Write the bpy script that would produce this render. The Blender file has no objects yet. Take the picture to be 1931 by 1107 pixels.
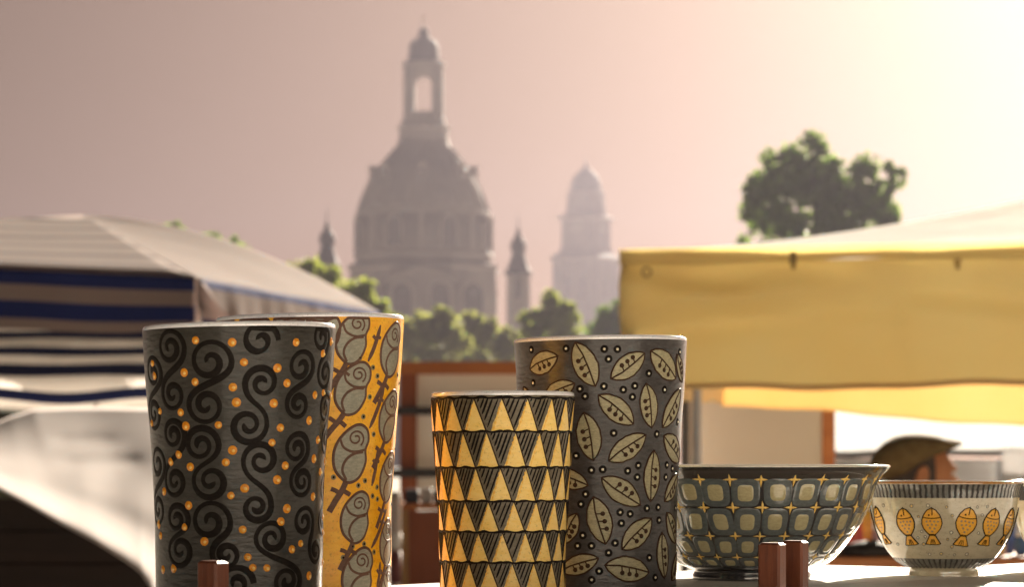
import bpy, bmesh, math, random
from mathutils import Vector, noise
R = math.radians
rnd = random.Random(7)
SC = bpy.context.scene
COL = SC.collection

# ------------------------------------------------------------------ camera
F = 5570.0          # focal length expressed in photograph pixels (1931 wide)
CX, HZ = 965.5, 870.0
CZ = 1.15           # camera height
cam = bpy.data.cameras.new('camera')
camo = bpy.data.objects.new('camera', cam)
COL.objects.link(camo)
camo.location = (0, 0, CZ)
camo.rotation_euler = (math.pi / 2, 0, 0)
cam.sensor_width = 36.0
cam.lens = F / 1931 * 36.0
cam.shift_y = (HZ - 553.5) / 1931
cam.clip_start = 0.05
cam.clip_end = 6000
cam.dof.use_dof = True
cam.dof.focus_distance = 1.63
cam.dof.aperture_fstop = 24.0
SC.camera = camo

# ------------------------------------------------------------------ sky, sun, exposure
SUN_AZ, SUN_EL = R(18), R(20.5)
WORLD = 0.05
AIR_DEPTH = .008
AIR_GLOW = [(.87, .114), (.955, .070), (.97, .044)]      # forward lobe and strength for red, green, blue
w = bpy.data.worlds.new('World')
SC.world = w
w.use_nodes = True
wn, wl = w.node_tree.nodes, w.node_tree.links
sky = wn.new('ShaderNodeTexSky')
sky.sky_type = 'NISHITA'
sky.sun_disc = False
sky.sun_elevation = SUN_EL
sky.sun_rotation = SUN_AZ
sky.air_density = 1.0
sky.dust_density = 1.0
sky.ozone_density = 1.0
tint = wn.new('ShaderNodeMix')
tint.data_type = 'RGBA'
tint.blend_type = 'MULTIPLY'
tint.inputs[0].default_value = 1.0
tint.inputs[7].default_value = (.03, .014, .008, 1)
wl.new(sky.outputs[0], tint.inputs[6])
# thick summer haze far beyond the city: sunlight scattered forward along each line of sight,
# stronger towards the sun and towards the horizon, where the path through the air is longest
def wmath(op, a, b=None):
    n = wn.new('ShaderNodeMath'); n.operation = op
    for i, v in enumerate((a, b)):
        if v is None: continue
        if isinstance(v, (int, float)): n.inputs[i].default_value = v
        else: wl.new(v, n.inputs[i])
    return n.outputs[0]
wtc = wn.new('ShaderNodeTexCoord')
wdot = wn.new('ShaderNodeVectorMath'); wdot.operation = 'DOT_PRODUCT'
wl.new(wtc.outputs['Generated'], wdot.inputs[0])
wdot.inputs[1].default_value = (math.sin(SUN_AZ) * math.cos(SUN_EL), math.cos(SUN_AZ) * math.cos(SUN_EL), math.sin(SUN_EL))
wsep = wn.new('ShaderNodeSeparateXYZ')
wl.new(wtc.outputs['Generated'], wsep.inputs[0])
wpath = wmath('SUBTRACT', 1.0, wmath('EXPONENT', wmath('DIVIDE', -AIR_DEPTH, wmath('MAXIMUM', wsep.outputs[2], .02))))
wcol = wn.new('ShaderNodeCombineColor')
for ch, (gg, kk) in enumerate(AIR_GLOW):
    lobe = wmath('POWER', wmath('SUBTRACT', 1 + gg * gg, wmath('MULTIPLY', wdot.outputs['Value'], 2 * gg)), -1.5)
    wl.new(wmath('MULTIPLY', wmath('MULTIPLY', lobe, kk / WORLD), wpath), wcol.inputs[ch])
wadd = wn.new('ShaderNodeMix')
wadd.data_type = 'RGBA'; wadd.blend_type = 'ADD'; wadd.inputs[0].default_value = 1.0
wl.new(tint.outputs[2], wadd.inputs[6])
wl.new(wcol.outputs[0], wadd.inputs[7])
wl.new(wadd.outputs[2], wn['Background'].inputs[0])
wn['Background'].inputs[1].default_value = WORLD
sl = bpy.data.lights.new('sun', 'SUN')
sl.energy = 5.0
sl.angle = R(0.5)
sl.color = (1.0, 0.85, 0.68)
so = bpy.data.objects.new('sun', sl)
COL.objects.link(so)
sdir = Vector((math.sin(SUN_AZ) * math.cos(SUN_EL), math.cos(SUN_AZ) * math.cos(SUN_EL), math.sin(SUN_EL)))
so.rotation_euler = sdir.to_track_quat('Z', 'Y').to_euler()
so.location = sdir * 50
SC.view_settings.view_transform = 'Standard'
SC.view_settings.look = 'None'
SC.view_settings.gamma = 1
SC.view_settings.exposure = 2.0
SC.cycles.use_denoising = True
SC.cycles.max_bounces = 8
SC.cycles.volume_bounces = 0
SC.cycles.sample_clamp_indirect = 6

# ------------------------------------------------------------------ helpers
def px(x, y, d):
    """world point that the photograph shows at pixel (x, y) when it stands d metres away"""
    return Vector(((x - CX) / F * d, d, CZ + (HZ - y) / F * d))

def tag(o, label=None, cat=None, group=None, kind=None):
    if label: o['label'] = label
    if cat: o['category'] = cat
    if group: o['group'] = group
    if kind: o['kind'] = kind
    return o

def thing(name, label, cat, loc=(0, 0, 0), rz=0.0, group=None):
    o = bpy.data.objects.new(name, None)
    COL.objects.link(o)
    o.empty_display_size = 0.1
    o.location = loc
    o.rotation_euler = (0, 0, rz)
    return tag(o, label, cat, group)

def mesh(name, vs, fs, mats, parent=None, mi=None, smooth=False, loc=None):
    me = bpy.data.meshes.new(name)
    me.from_pydata([tuple(v) for v in vs], [], fs)
    for m in (mats if isinstance(mats, (list, tuple)) else [mats]):
        me.materials.append(m)
    if mi:
        me.polygons.foreach_set('material_index', mi)
    if smooth:
        me.polygons.foreach_set('use_smooth', [True] * len(me.polygons))
    me.update()
    o = bpy.data.objects.new(name, me)
    COL.objects.link(o)
    if parent: o.parent = parent
    if loc is not None: o.location = loc
    return o

class MB:
    """collects simple solids and links them as one mesh object"""
    def __init__(s):
        s.v, s.f, s.m = [], [], []
    def add(s, vs, fs, m=0):
        b = len(s.v)
        s.v += [Vector(v) for v in vs]
        s.f += [tuple(i + b for i in f) for f in fs]
        s.m += [m] * len(fs)
    def box(s, c, d, rz=0.0, m=0, ch=0.0):
        """box centred at c, with an optional chamfer on its vertical edges and top"""
        hx, hy, hz = d[0] / 2, d[1] / 2, d[2] / 2
        cr, sr = math.cos(rz), math.sin(rz)
        k = min(ch, hx * .45, hy * .45)
        if k > 0:
            ring = [(-hx + k, -hy), (hx - k, -hy), (hx, -hy + k), (hx, hy - k), (hx - k, hy), (-hx + k, hy), (-hx, hy - k), (-hx, -hy + k)]
        else:
            ring = [(-hx, -hy), (hx, -hy), (hx, hy), (-hx, hy)]
        n = len(ring)
        levels = [(-hz, 1.0), (hz - k, 1.0)] + ([(hz, 1 - k / min(hx, hy))] if k else [])
        if not k: levels = [(-hz, 1.0), (hz, 1.0)]
        vs, fs = [], []
        for z, sc in levels:
            for x, y in ring:
                x2, y2 = x * sc, y * sc
                vs.append((c[0] + x2 * cr - y2 * sr, c[1] + x2 * sr + y2 * cr, c[2] + z))
        for l in range(len(levels) - 1):
            for i in range(n):
                fs.append((l * n + i, l * n + (i + 1) % n, (l + 1) * n + (i + 1) % n, (l + 1) * n + i))
        fs.append(tuple(reversed(range(n))))
        fs.append(tuple(range((len(levels) - 1) * n, len(levels) * n)))
        s.add(vs, fs, m)
        return s
    def lathe(s, prof, c=(0, 0, 0), n=24, m=0, rot=0.0, cap=True):
        """prof: list of (r, z) from bottom to top"""
        vs, fs = [], []
        for r, z in prof:
            for i in range(n):
                a = rot + 2 * math.pi * i / n
                vs.append((c[0] + r * math.cos(a), c[1] + r * math.sin(a), c[2] + z))
        for l in range(len(prof) - 1):
            for i in range(n):
                fs.append((l * n + i, l * n + (i + 1) % n, (l + 1) * n + (i + 1) % n, (l + 1) * n + i))
        if cap:
            fs.append(tuple(reversed(range(n))))
            fs.append(tuple(range((len(prof) - 1) * n, len(prof) * n)))
        s.add(vs, fs, m)
        return s
    def tube(s, pts, rad, n=8, m=0):
        pts = [Vector(p) for p in pts]
        rads = rad if isinstance(rad, (list, tuple)) else [rad] * len(pts)
        vs, fs = [], []
        for i, p in enumerate(pts):
            t = (pts[min(i + 1, len(pts) - 1)] - pts[max(i - 1, 0)]).normalized()
            u = t.cross(Vector((0, 0, 1)))
            if u.length < 1e-3: u = t.cross(Vector((0, 1, 0)))
            u.normalize(); v = t.cross(u)
            for k in range(n):
                a = 2 * math.pi * k / n
                vs.append(p + (u * math.cos(a) + v * math.sin(a)) * rads[i])
        for i in range(len(pts) - 1):
            for k in range(n):
                fs.append((i * n + k, i * n + (k + 1) % n, (i + 1) * n + (k + 1) % n, (i + 1) * n + k))
        fs.append(tuple(reversed(range(n))))
        fs.append(tuple(range((len(pts) - 1) * n, len(pts) * n)))
        s.add(vs, fs, m)
        return s
    def prism(s, outline, y0, y1, m=0):
        """outline of (x, z) extruded along y"""
        n = len(outline)
        vs = [(x, y0, z) for x, z in outline] + [(x, y1, z) for x, z in outline]
        fs = [tuple(range(n)), tuple(reversed(range(n, 2 * n)))]
        fs += [(i, n + i, n + (i + 1) % n, (i + 1) % n) for i in range(n)]
        s.add(vs, fs, m)
        return s
    def build(s, name, mats, parent=None, smooth=False, loc=None):
        return mesh(name, s.v, s.f, mats, parent, s.m, smooth, loc)

def autosmooth(o, ang=40):
    for p in o.data.polygons: p.use_smooth = True
    bm = bmesh.new(); bm.from_mesh(o.data)
    for e in bm.edges:
        if len(e.link_faces) == 2 and e.calc_face_angle(0) > R(ang): e.smooth = False
    bm.to_mesh(o.data); bm.free()
    return o

# ------------------------------------------------------------------ materials
def nodes(name):
    m = bpy.data.materials.new(name)
    m.use_nodes = True
    nt = m.node_tree
    return m, nt, nt.nodes, nt.links, nt.nodes['Principled BSDF']

def mixcol(nt, fac, a, b, mode='MIX'):
    n = nt.nodes.new('ShaderNodeMix'); n.data_type = 'RGBA'; n.blend_type = mode
    for sock, val in ((n.inputs[0], fac), (n.inputs[6], a), (n.inputs[7], b)):
        if hasattr(val, 'is_linked') or hasattr(val, 'links'): nt.links.new(val, sock)
        elif isinstance(val, (int, float)): sock.default_value = val
        else: sock.default_value = (*val, 1)
    return n.outputs[2]

def noisetex(nt, scale, detail=3, stretch=(1, 1, 1), rough=.55):
    tc = nt.nodes.new('ShaderNodeTexCoord')
    mp = nt.nodes.new('ShaderNodeMapping'); mp.inputs['Scale'].default_value = stretch
    nt.links.new(tc.outputs['Object'], mp.inputs[0])
    n = nt.nodes.new('ShaderNodeTexNoise')
    n.inputs['Scale'].default_value = scale; n.inputs['Detail'].default_value = detail; n.inputs['Roughness'].default_value = rough
    nt.links.new(mp.outputs[0], n.inputs['Vector'])
    return n.outputs['Fac']

def ramp(nt, fac, lo, hi):
    r = nt.nodes.new('ShaderNodeMapRange'); r.inputs[1].default_value = lo; r.inputs[2].default_value = hi
    nt.links.new(fac, r.inputs[0])
    return r.outputs[0]

def glaze(name, c, c2=None, rough=.22, scale=260, streak=1.0, bump=.12, coat=.12, spec=.22):
    """hand-painted pottery glaze: mottled colour, fine crackle and brush streaks"""
    m, nt, N, L, b = nodes(name)
    c2 = c2 or tuple(x * .62 for x in c)
    f1 = ramp(nt, noisetex(nt, scale, 4, (1, 1, 2.5 * streak)), .35, .68)
    f2 = ramp(nt, noisetex(nt, scale * 5, 2), .58, .72)
    base = mixcol(nt, f1, c, c2)
    sp = N.new('ShaderNodeMath'); sp.operation = 'MULTIPLY'; sp.inputs[1].default_value = .45
    L.new(f2, sp.inputs[0])
    base = mixcol(nt, sp.outputs[0], base, tuple(x * .35 for x in c))
    L.new(base, b.inputs['Base Color'])
    b.inputs['Roughness'].default_value = rough
    b.inputs['Specular IOR Level'].default_value = spec if coat < .5 else .5
    b.inputs['Coat Weight'].default_value = coat
    b.inputs['Coat Roughness'].default_value = .04
    b.inputs['Coat IOR'].default_value = 1.75 if coat > .5 else 1.5
    bp = N.new('ShaderNodeBump'); bp.inputs['Strength'].default_value = bump; bp.inputs['Distance'].default_value = .0006
    L.new(noisetex(nt, 170, 4, (1, 1, 3.0)), bp.inputs['Height'])
    L.new(bp.outputs[0], b.inputs['Normal'])
    L.new(bp.outputs[0], b.inputs['Coat Normal'])
    return m

def plain(name, c, c2=None, rough=.6, scale=6, stretch=(1, 1, 1), bump=0, spec=.5, dist=.01):
    m, nt, N, L, b = nodes(name)
    f = ramp(nt, noisetex(nt, scale, 4, stretch), .3, .7)
    L.new(mixcol(nt, f, c, c2 or tuple(x * .7 for x in c)), b.inputs['Base Color'])
    b.inputs['Roughness'].default_value = rough
    b.inputs['Specular IOR Level'].default_value = spec
    if bump:
        bp = N.new('ShaderNodeBump'); bp.inputs['Strength'].default_value = bump; bp.inputs['Distance'].default_value = dist
        L.new(noisetex(nt, scale * 3, 4, stretch), bp.inputs['Height'])
        L.new(bp.outputs[0], b.inputs['Normal'])
    return m

def cloth(name, c, trans=.45, c2=None, scale=2.5):
    """woven canvas that lets some of the sun through"""
    m, nt, N, L, b = nodes(name)
    f = ramp(nt, noisetex(nt, scale, 4), .3, .75)
    col = mixcol(nt, f, c, c2 or tuple(x * .88 for x in c))
    L.new(col, b.inputs['Base Color'])
    b.inputs['Roughness'].default_value = .85
    b.inputs['Specular IOR Level'].default_value = .15
    tr = N.new('ShaderNodeBsdfTranslucent'); L.new(col, tr.inputs[0])
    mx = N.new('ShaderNodeMixShader'); mx.inputs[0].default_value = trans
    L.new(b.outputs[0], mx.inputs[1]); L.new(tr.outputs[0], mx.inputs[2])
    L.new(mx.outputs[0], N['Material Output'].inputs[0])
    return m

def leafmat(name, c, c2):
    m, nt, N, L, b = nodes(name)
    f = ramp(nt, noisetex(nt, 1.1, 3), .3, .7)
    col = mixcol(nt, f, c, c2)
    L.new(col, b.inputs['Base Color'])
    b.inputs['Roughness'].default_value = .5
    tr = N.new('ShaderNodeBsdfTranslucent')
    L.new(mixcol(nt, 1.0, col, (1.7, 1.8, .8), 'MULTIPLY'), tr.inputs[0])
    mx = N.new('ShaderNodeMixShader'); mx.inputs[0].default_value = .5
    L.new(b.outputs[0], mx.inputs[1]); L.new(tr.outputs[0], mx.inputs[2])
    L.new(mx.outputs[0], N['Material Output'].inputs[0])
    return m

def wood(name, c, c2, rough=.45, scale=3.0, stretch=(8, 8, 1), coat=0.0):
    m, nt, N, L, b = nodes(name)
    f = ramp(nt, noisetex(nt, scale, 6, stretch, .65), .3, .7)
    L.new(mixcol(nt, f, c, c2), b.inputs['Base Color'])
    b.inputs['Roughness'].default_value = rough
    b.inputs['Specular IOR Level'].default_value = .25
    b.inputs['Coat Weight'].default_value = coat
    bp = N.new('ShaderNodeBump'); bp.inputs['Strength'].default_value = .25; bp.inputs['Distance'].default_value = .002
    L.new(noisetex(nt, scale * 2, 6, stretch, .7), bp.inputs['Height'])
    L.new(bp.outputs[0], b.inputs['Normal'])
    return m

# ================================================================== ground
paving = plain('paving', (.50, .46, .41), (.40, .37, .33), .85, .6, bump=.3)
pn, pl = paving.node_tree.nodes, paving.node_tree.links
ptc = pn.new('ShaderNodeTexCoord')
slab = pn.new('ShaderNodeTexBrick')
slab.inputs['Scale'].default_value = 1.0
slab.inputs['Brick Width'].default_value = .6; slab.inputs['Row Height'].default_value = .4
slab.inputs['Mortar Size'].default_value = .012
slab.inputs['Color1'].default_value = (1, 1, 1, 1); slab.inputs['Color2'].default_value = (.78, .76, .74, 1); slab.inputs['Mortar'].default_value = (.42, .40, .37, 1)
pl.new(ptc.outputs['Object'], slab.inputs['Vector'])
pbs = pn['Principled BSDF']
pmix = pn.new('ShaderNodeMix'); pmix.data_type = 'RGBA'; pmix.blend_type = 'MULTIPLY'; pmix.inputs[0].default_value = 1.0
pl.new(pbs.inputs['Base Color'].links[0].from_socket, pmix.inputs[6])
pl.new(slab.outputs['Color'], pmix.inputs[7])
pl.new(pmix.outputs[2], pbs.inputs['Base Color'])
g = mesh('ground', [(-1300, -300, 0), (1300, -300, 0), (1300, 1580, 0), (-1300, 1580, 0)], [(0, 1, 2, 3)], paving)
tag(g, kind='structure')

# ================================================================== far city
stone = plain('sandstone', (.58, .53, .50), (.40, .37, .36), .9, .12)
stone_pale = plain('pale_sandstone', (.62, .57, .54), (.48, .44, .42), .9, .15)
stone_dark = plain('weathered_copper_roof', (.09, .09, .10), (.13, .12, .12), .7, .3)
copper = plain('green_copper_roof', (.30, .33, .30), (.22, .26, .24), .7, .2)
glass = plain('dark_window_glass', (.30, .28, .28), (.22, .21, .21), .2, 1)
gold = plain('gilded_metal', (.6, .42, .12), (.5, .33, .1), .35, 2)

def church():
    D = 600.0; s = D / F
    cx = px(799, HZ, D)
    root = thing('domed_church', 'large stone church with bell-shaped dome and tall open lantern, hazy', 'church', (cx.x, D, 0))
    def Z(y): return CZ + (HZ - y) * s
    def P(lst): return [(r * s, Z(y)) for y, r in lst]
    # main body, square with cut corners
    b = MB(); b.lathe([(150 * s, 0), (150 * s, Z(560)), (146 * s, Z(512))], n=8, rot=R(22.5)); b.build('wall', stone, root)
    b = MB(); b.lathe(P([(514, 149), (508, 151.5), (503, 149), (500, 138), (490, 132)]), n=8, rot=R(22.5)); b.build('cornice', stone_pale, root)
    # drum
    b = MB(); b.lathe(P([(492, 128), (478, 127), (408, 126)]), n=32); b.build('drum', stone, root, True)
    b = MB(); b.lathe(P([(489, 131), (484, 133.5), (478, 130)]), n=32); b.lathe(P([(409, 127.5), (405, 128.5), (401, 126)]), n=32); b.build('cornice', stone_pale, root)
    dome = MB(); dome.lathe(P([(404, 126), (390, 121.5), (374, 116.5), (357, 109.5), (341, 101.5), (325, 91.5), (310, 79), (298, 67), (287, 58), (278, 52), (268, 48)]), n=48)
    dome_o = dome.build('dome', stone, root, True)
    for k in range(16):                    # ribs running up the dome
        a = 2 * math.pi * (k + .5) / 16
        pts = [Vector((r * s * math.cos(a), r * s * math.sin(a), Z(y))) for y, r in [(404, 126.5), (374, 117), (341, 102), (310, 79.5), (278, 52.5)]]
        MB().tube(pts, 2.2 * s, 6).build('rib', stone_pale, dome_o)
    for k in range(8):
        a = 2 * math.pi * k / 8
        ca, sa = math.cos(a), math.sin(a)
        w_ = MB()                           # tall round-headed windows of the drum
        n = 8; hw, y0, y1 = 13 * s, 470, 430
        ol = [(-hw, Z(y0)), (hw, Z(y0)), (hw, Z(y1))] + [(hw * math.cos(t * math.pi / n), Z(y1) + hw * math.sin(t * math.pi / n)) for t in range(1, n)] + [(-hw, Z(y1))]
        w_.prism(ol, -129.5 * s, -120 * s)
        o = w_.build('window', glass, root); o.rotation_euler.z = a + R(22.5)
        f_ = MB()
        for side in (-1, 1): f_.box((side * 15.5 * s, -129 * s, (Z(474) + Z(428)) / 2), (4 * s, 8 * s, Z(428) - Z(474)))
        for t in range(n):
            t0, t1 = t * math.pi / n, (t + 1) * math.pi / n
            r0, r1 = hw * 1.05, hw * 1.38
            f_.prism([(r0 * math.cos(t0), Z(y1) + r0 * math.sin(t0)), (r1 * math.cos(t0), Z(y1) + r1 * math.sin(t0)), (r1 * math.cos(t1), Z(y1) + r1 * math.sin(t1)), (r0 * math.cos(t1), Z(y1) + r0 * math.sin(t1))], -133 * s, -125 * s)
        fo = f_.build('window_frame', stone_pale, o)
        p_ = MB(); p_.box((0, -128 * s, Z(444)), (9 * s, 7 * s, Z(410) - Z(478)))
        o = p_.build('pilaster', stone_pale, root); o.rotation_euler.z = a
        d_ = MB()                           # dormers standing out of the dome
        d_.box((0, -88 * s, Z(331)), (16 * s, 26 * s, 20 * s)); d_.prism([(-10 * s, Z(321)), (10 * s, Z(321)), (7 * s, Z(313)), (-7 * s, Z(313))], -103 * s, -72 * s)
        o = d_.build('dormer', stone, root); o.rotation_euler.z = a + R(90)
        MB().box((0, -101 * s, Z(331)), (8 * s, 1.5 * s, 12 * s)).build('window', glass, o)
    # lantern platform and drum
    b = MB(); b.lathe(P([(272, 50), (262, 47), (246, 46), (243, 50), (239, 50), (237, 43), (222, 40), (219, 38)]), n=16); b.build('lantern_base', stone, root)
    # open lantern: four piers, arches between
    for k in range(4):
        a = R(45 + 90 * k)
        p = MB()
        h = Z(128) - Z(222)
        c = 26.0 * s
        ring = [(16, 16), (16, 36), (27, 37), (37, 27), (36, 16)]
        q = [(x * s, y * s) for x, y in ring]
        vs = [(x, y, Z(222)) for x, y in q] + [(x, y, Z(126)) for x, y in q]
        nn = len(q)
        p.add(vs, [tuple(range(nn)), tuple(range(nn, 2 * nn))] + [(i, (i + 1) % nn, nn + (i + 1) % nn, nn + i) for i in range(nn)])
        o = p.build('pier', stone, root); o.rotation_euler.z = R(90 * k)
        ar = MB(); n = 10; hw = 16.2 * s; zc = Z(157)
        arc = [(hw * math.cos(math.pi * t / n), zc + hw * math.sin(math.pi * t / n)) for t in range(n + 1)]
        for t in range(n):
            (xa, za), (xb, zb) = arc[t], arc[t + 1]
            ar.prism([(xa, za), (xb, zb), (xb, Z(126)), (xa, Z(126))], -35 * s, -28 * s)
        o = ar.build('arch', stone, root); o.rotation_euler.z = R(90 * k)
        MB().box((0, -32 * s, Z(217)), (32 * s, 8 * s, 9 * s)).build('parapet', stone, o)
    b = MB(); b.lathe(P([(127, 37), (123, 42), (119, 41), (116, 34)]), n=16); b.build('cornice', stone_pale, root)
    b = MB(); b.lathe(P([(118, 33), (106, 29), (98, 28), (88, 28), (80, 25), (74, 18), (70, 11), (66, 9), (61, 11), (56, 9), (52, 4), (49, 2)]), n=24); cap = b.build('lantern_cap', stone_dark, root, True)
    b = MB(); b.lathe([(1.0 * s, Z(50)), (.8 * s, Z(27))], n=6); b.lathe([(.2 * s, Z(47)), (2 * s, Z(45)), (.2 * s, Z(43))], n=8); b.box((0, 0, Z(34)), (9 * s, 1 * s, 1.3 * s)); b.build('cross', gold, cap)
    # corner stair turrets
    for X, dy in ((619, 0), (977, 13)):
        dx = (X - 799) * s
        yy = -40 * s
        t = thing('stair_turret', None, None); t.parent = root; t.location = (dx, yy, 0)
        def Q(lst): return [(r * s, Z(y + dy)) for y, r in lst]
        b = MB(); b.lathe([(24 * s, 0)] + Q([(560, 24), (506, 23)]), n=8, rot=R(22.5)); b.build('shaft', stone, t)
        b = MB(); b.lathe(Q([(508, 26), (502, 26), (499, 22), (488, 18), (474, 13), (468, 11.5), (464, 13), (458, 15), (451, 15), (444, 12), (437, 7), (433, 4.5), (429, 5.5), (425, 4), (421, 1.5), (408, 1), (394, .7)]), n=16); b.build('onion_roof', stone_dark, t, True)
        MB().box((0, -23 * s, Z(535 + dy)), (12 * s, 3 * s, 36 * s)).build('window', glass, t)
    # facade facing the camera: gable and big arched window
    b = MB()
    b.prism([(-60 * s, 0), (60 * s, 0), (60 * s, Z(535)), (0, Z(512)), (-60 * s, Z(535))], -160 * s, -140 * s); b.build('gable_wall', stone, root)
    b = MB()
    for sgn in (-1, 1):
        b.prism([(sgn * 66 * s, Z(540)), (0, Z(515)), (0, Z(509)), (sgn * 66 * s, Z(534))][::sgn], -165 * s, -138 * s)
    b.build('pediment', stone_pale, root)
    for xx in (-35, 35, 95, -95):
        hw = 17 * s; n = 8; y1 = 560
        yb = -161 * s if abs(xx) < 60 else -143 * s
        ol = [(-hw, Z(640)), (hw, Z(640)), (hw, Z(y1))] + [(hw * math.cos(t * math.pi / n), Z(y1) + hw * math.sin(t * math.pi / n)) for t in range(1, n)] + [(-hw, Z(y1))]
        ol = [(x + xx * s, z) for x, z in ol]
        o = MB().prism(ol, yb, yb + 6 * s).build('window', glass, root)
        f_ = MB()
        for side in (-1, 1): f_.box(((xx + side * 20) * s, yb, (Z(645) + Z(y1)) / 2), (6 * s, 5 * s, Z(y1) - Z(645)))
        for t in range(n):
            t0, t1 = t * math.pi / n, (t + 1) * math.pi / n
            r0, r1 = hw * 1.02, hw * 1.38
            f_.prism([(xx * s + r0 * math.cos(t0), Z(y1) + r0 * math.sin(t0)), (xx * s + r1 * math.cos(t0), Z(y1) + r1 * math.sin(t0)), (xx * s + r1 * math.cos(t1), Z(y1) + r1 * math.sin(t1)), (xx * s + r0 * math.cos(t1), Z(y1) + r0 * math.sin(t1))], yb - 2.5 * s, yb + 2.5 * s)
        f_.build('window_frame', stone_pale, o)
church()

def tower():
    D = 1250.0; s = D / F
    c = px(1105, HZ, D)
    root = thing('clock_tower', 'pale hazy clock tower with domed top, right of the church', 'tower', (c.x, D, 0), R(-28))
    def Z(y): return CZ + (HZ - y) * s
    q = 1.30                                # a square seen on its corner looks wider than its side
    def side(r): return 2 * r * s / q
    def sq(name, lst, m):
        b = MB(); b.lathe([(r * s / q * math.sqrt(2), z) for z, r in lst], n=4, rot=R(45)); return b.build(name, m, root)
    sq('shaft', [(0, 62), (Z(490), 61)], stone)
    sq('cornice', [(Z(494), 62), (Z(489), 67), (Z(485), 62), (Z(478), 52)], stone_pale)
    sq('clock_stage', [(Z(480), 50), (Z(466), 45), (Z(414), 44.5)], stone)
    sq('cornice', [(Z(416), 46), (Z(411), 55), (Z(407), 46)], stone_pale)
    b = MB(); b.lathe([(39 * s, Z(408)), (37 * s, Z(392)), (34 * s, Z(366)), (37 * s, Z(363)), (31 * s, Z(360))], n=16); b.build('upper_stage', stone, root)
    b = MB(); b.lathe([(30 * s, Z(361)), (29 * s, Z(352)), (26 * s, Z(338)), (19 * s, Z(328)), (10 * s, Z(320)), (5 * s, Z(317)), (4 * s, Z(311)), (1 * s, Z(308)), (.7 * s, Z(296))], n=24); b.build('dome', copper, root, True)
    face = plain('clock_face', (.75, .72, .66), (.68, .65, .6), .6, .5)
    hw = 46 * s / q
    for k in range(4):
        a = R(90 * k)
        o = MB(); n = 24
        o.prism([(12.5 * s * math.cos(2 * math.pi * i / n), Z(428) + 12.5 * s * math.sin(2 * math.pi * i / n)) for i in range(n)], -hw - 1.2 * s, -hw + 2 * s)
        f = o.build('clock_face', face, root); f.rotation_euler.z = a
        h = MB(); h.box((0, -hw - 1.6 * s, Z(424)), (1.3 * s, .5 * s, 8 * s)); h.box((3 * s, -hw - 1.6 * s, Z(428)), (6 * s, .5 * s, 1.3 * s)); h.build('clock_hand', stone_dark, f)
        for xx in (-16, 16):
            w_ = MB().box((xx * s, -59.6 * s / q, Z(545)), (10 * s, 3 * s, 40 * s)).build('window', glass, root); w_.rotation_euler.z = a
        pl = MB()
        for xx in (-30, 0, 30): pl.box((xx * s, -60.5 * s / q, Z(580)), (7 * s, 4 * s, 180 * s))
        p_ = pl.build('pilaster', stone_pale, root); p_.rotation_euler.z = a
tower()

# ================================================================== trees
leaf_dark = leafmat('plane_tree_leaves', (.11, .18, .04), (.20, .30, .08))
leaf_mid = leafmat('hedge_leaves', (.22, .24, .12), (.34, .34, .19))
leaf_light = leafmat('lime_tree_leaves', (.22, .26, .09), (.33, .35, .14))
bark = wood('bark', (.09, .07, .05), (.05, .04, .03), .9, 3, (4, 4, 1))

def tree(name, label, D, blobs, nleaf, leaf, mat, seed, group):
    """blobs: crown clumps (pixel x, y, radius) at distance D; leaves are spread through and around each clump"""
    r = random.Random(seed)
    s = D / F
    xs = [b[0] for b in blobs]; cxp = sum(xs) / len(xs)
    base = px(cxp, HZ, D); base.z = 0
    root = thing(name, label, 'tree', base, 0, group)
    cs = []
    kids = []
    for x, y, rad in blobs:
        kids.append((x, y, rad * .72))
        for _ in range(6):
            a = r.uniform(0, 2 * math.pi); q = r.uniform(.45, .95) * rad
            kids.append((x + q * math.cos(a), y + q * math.sin(a), rad * r.uniform(.30, .50)))
    for x, y, rad in kids:
        p = px(x, y, D) - base
        p.y += r.uniform(-.6, .6) * rad * s * 1.2
        cs.append((p, rad * s))
    top = max(c[0].z for c in cs); low = min(c[0].z - c[1] for c in cs)
    fork = Vector((0, 0, max(.8, low * .75)))
    t = MB(); h = top
    t.tube([(0, 0, 0), (h * .01, 0, fork.z * .5), fork], [h * .035, h * .028, h * .024], 10)
    t.build('trunk', bark, root)
    for p, rad in cs[::7]:
        mid = fork.lerp(p, .55) + Vector((r.uniform(-1, 1), r.uniform(-1, 1), r.uniform(.2, 1))) * rad * .25
        MB().tube([fork - Vector((0, 0, .1)), fork.lerp(mid, .5), mid, p], [h * .014, h * .011, h * .008, h * .003], 6).build('limb', bark, root)
    vs, fs = [], []
    tot = sum(c[1] ** 2 for c in cs)
    for p, rad in cs:
        n = int(nleaf * rad * rad / tot)
        sub = [(Vector((r.gauss(0, 1), r.gauss(0, 1), r.gauss(0, 1))).normalized() * rad * (r.random() ** .4) * 1.02, rad * r.uniform(.12, .34)) for _ in range(12)]
        for _ in range(n):
            sc, sr = sub[r.randrange(len(sub))]
            u = Vector((r.gauss(0, 1), r.gauss(0, 1), r.gauss(0, 1))).normalized()
            c = p + sc + u * sr * (r.random() ** .45)
            if r.random() < .10: c = p + u * rad * r.uniform(.9, 1.22)
            a = Vector((r.gauss(0, 1), r.gauss(0, 1), r.gauss(0, .6))).normalized()
            b = a.cross(Vector((r.gauss(0, 1), r.gauss(0, 1), r.gauss(0, 1)))).normalized()
            L = leaf * r.uniform(.6, 1.35)
            k = len(vs)
            vs += [c - a * L, c + b * L * .45, c + a * L, c - b * L * .45]
            fs.append((k, k + 1, k + 2, k + 3))
    mesh('crown', vs, fs, mat, root)
    return root

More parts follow.
